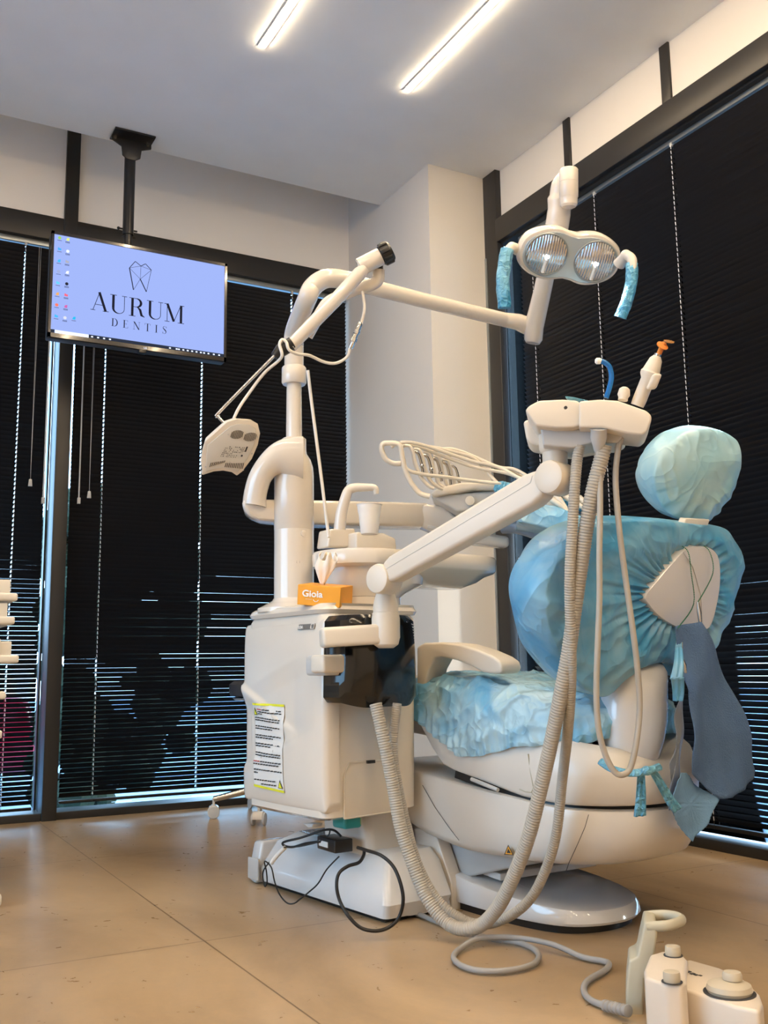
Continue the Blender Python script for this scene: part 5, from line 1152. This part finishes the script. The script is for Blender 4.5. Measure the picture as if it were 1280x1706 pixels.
# foot control
fc = thing('foot_control', onz(1150, 1690, 0), 'cream foot control with a carrying handle and round pedals on the floor, near right', 'foot control')
zt_f = .118
top1 = [onz(x, y, zt_f) for x, y in ((1074, 1627), (1073, 1615), (1083, 1590), (1104, 1584), (1136, 1588), (1146, 1598), (1143, 1614), (1144, 1636), (1136, 1641), (1110, 1639))]
MB().prism([V((p.x, p.y, zt_f)) for p in top1], (0, 0, -zt_f), .006, 3, 25).out('front_block', M_pedalw, fc)
zt_g = .098
top2 = [onz(x, y, zt_g) for x, y in ((1138, 1600), (1150, 1598), (1200, 1612), (1242, 1632), (1266, 1655), (1272, 1672), (1265, 1684), (1225, 1676), (1180, 1660), (1146, 1648), (1125, 1644))]
MB().prism([V((p.x, p.y, zt_g)) for p in top2], (0, 0, -zt_g), .006, 3, 25).out('rear_block', M_pedalw, fc)
# upright and looped handle
up0 = [onpl(x, y, onz(1060, 1640, .06), (CAM-onz(1060, 1640, 0)).normalized()*1) for x, y in ((1046, 1604), (1060, 1592), (1068, 1560), (1074, 1522), (1080, 1522), (1098, 1538), (1096, 1570), (1086, 1628), (1073, 1630), (1071, 1708), (1050, 1700), (1042, 1680), (1043, 1640))]
nu_ = (CAM-onz(1060, 1640, 0)); nu_.z = 0; nu_.normalize()
P_u = onz(1060, 1690, .0)
U_ = lambda x, y, d=0: onpl(x, y, P_u, nu_)-nu_*d
MB().prism([U_(x, y) for x, y in ((1048, 1600), (1062, 1594), (1069, 1560), (1074, 1536), (1094, 1538), (1096, 1556), (1086, 1626), (1074, 1632), (1071, 1704), (1050, 1697), (1043, 1680), (1044, 1640))], -nu_*.092, .005).out('upright', M_pedal, fc)
Hn = spl([U_(1078, 1546, .007), U_(1090, 1545, .007), U_(1112, 1544, .008), U_(1131, 1543, .025), U_(1139, 1543, .047), U_(1131, 1543, .069), U_(1112, 1543, .083), U_(1090, 1544, .084), U_(1078, 1545, .084)], 8)
MB().tube(Hn, .0095, 16, up=ZZ, flat=.85).out('handle', M_pedal, fc)
def knob(px, py, z, r, h, name='pedal_button'):
    c = onz(px, py, z); c.z = z
    MB().rev(c, ((r*1.22, 0), (r*1.22, .0012))).out('button_well', M_dgrey, fc)
    MB().rev(c, ((r*.97, .001), (r, .003), (r, h-.003), (r*.93, h), (r*.5, h+.001))).out(name, M_btn, fc)
knob(1122, 1592, zt_f, .0135, .016); knob(1120, 1636, zt_f, .0135, .016)
cd_ = onz(1216, 1654, zt_g); cd_.z = zt_g
MB().rev(cd_, ((.041, 0), (.041, .001))).out('disc_well', M_dgrey, fc)
MB().rev(cd_, ((.034, .001), (.0365, .006), (.034, .013), (.022, .018), (.006, .020))).out('disc_pedal', M_btn, fc)
MB().rev(cd_+ZZ*.018+cr*.006, ((.013, 0), (.0155, .003), (.0155, .010), (.013, .014), (.004, .0155))).out('disc_knob', M_btn, fc)
m = MB()
for k, (x, y, w_) in enumerate(((1147, 1619, 5), (1154, 1622, 4), (1160, 1624, 3), (1167, 1625, 2))):
    a = onz(x, y, zt_g+.0008); a.z = zt_g+.0008; m.box(a, (.0018*w_*.6, .003, .0004))
m.out('pedal_symbol', M_dgrey, fc)
cab = [onz(x, y, .009) for x, y in ((668, 1512), (700, 1524), (760, 1548), (820, 1564), (862, 1570), (888, 1580), (898, 1594), (885, 1608), (845, 1617), (800, 1617), (768, 1608), (756, 1594), (768, 1580), (800, 1571), (860, 1570), (920, 1581), (970, 1594), (1005, 1601), (1015, 1606), (1008, 1617), (985, 1630), (974, 1642), (975, 1656), (988, 1668), (1008, 1675))]
for i in (4, 5): cab[i].z = .009
for i in (13, 14, 15): cab[i].z = .019
MB().tube(spl(cab, 8), .0062, 12).out('floor_cable', M_cable, fc)
m = MB(); a, b = onz(1007, 1675, .012), onz(1050, 1685, .02); dd = (b-a); L_ = dd.length; dd.normalize(); pr = []
for k in range(6): pr += [(.0085, L_*(k/6)), (.0105, L_*(k/6+.03)), (.0105, L_*(k/6+.10)), (.0085, L_*(k/6+.12))]
m.rev(a, pr, dd, 16).out('strain_relief', M_cable, fc)
# stool behind the unit
st = thing('stool', (1.70, 4.09, 0), 'dark wheeled stool half hidden behind the cabinet, its casters on the floor', 'stool')
sc0 = V((1.70, 4.09, 0))
MB().rev(sc0+ZZ*.50, ((.14, 0), (.20, .012), (.205, .03), (.205, .06), (.185, .075), (.05, .078))).out('seat', M_dgrey, st)
MB().rev(sc0+ZZ*.488, ((.12, 0), (.18, .005), (.19, .014), (.15, .016))).out('seat_base', M_greyp, st)
MB().rev(sc0, ((.03, .10), (.03, .26), (.016, .262), (.016, .49))).out('gas_column', M_metal, st)
base_a = math.atan2(4.179-4.09, 1.451-1.70)
for k in range(5):
    a = base_a+k*2*pi/5; d_ = V((cos(a), sin(a), 0)); e = sc0+d_*.265
    MB().tube([sc0+ZZ*.115+d_*.02, sc0+ZZ*.11+d_*.12, e+ZZ*.078], [.019, .016, .012], 12, up=ZZ, flat=.8).out('leg', M_metal, st)
    c = MB(); dw = V((-d_.y, d_.x, 0))
    c.rings([[e+ZZ*.03+dw*(s*.020)+(d_*cos(t)+ZZ*sin(t))*.026 for t in [pi*i/10-.15 for i in range(11)]] for s in (-1, 1)], closed=True).tube([e+ZZ*.04, e+ZZ*.082], .006, 8)
    co = c.out('caster_fork', M_white, st)
    for s in (-1, 1): MB().rev(e+ZZ*.0255+dw*(s*.0235-.006), ((.010, 0), (.0235, .001), (.0255, .003), (.0255, .009), (.0235, .011), (.010, .012)), dw, 24).out('caster_wheel', M_greyp, co)
# white rack at the left edge of the view
rk = thing('storage_rack', (.36, 3.05, 0), 'white plastic storage rack whose shelf ends show at the left edge', 'rack')
M_rack = pm('rack_plastic', (.66, .63, .57), .5)
def rpx(py, D=2.66): return at(5, py, D).z
for y_ in (2.96, 3.30):
    MB().bx(.02, .375, y_-.012, y_+.012, .03, rpx(960), .004).out('side_panel', M_rack, rk)
for py, xr in ((990, .435), (1031, .43), (1098, .445), (1160, .415), (1226, .41)):
    z = rpx(py); MB().bx(.0, xr, 2.93, 3.33, z-.010, z+.012, .006).bx(.0, xr-.02, 2.94, 2.955, z, z+.05, .003).out('shelf', M_rack, rk)
MB().bx(.0, .395, 2.93, 2.95, rpx(1130), rpx(1062), .004).out('drawer_front', M_rack, rk)
for y_, x_ in ((2.97, .41), (3.30, .41), (2.97, .05), (3.30, .05)):
    MB().bx(x_-.04, x_+.02, y_-.03, y_+.03, 0, .035, .01).out('foot', M_rack, rk)
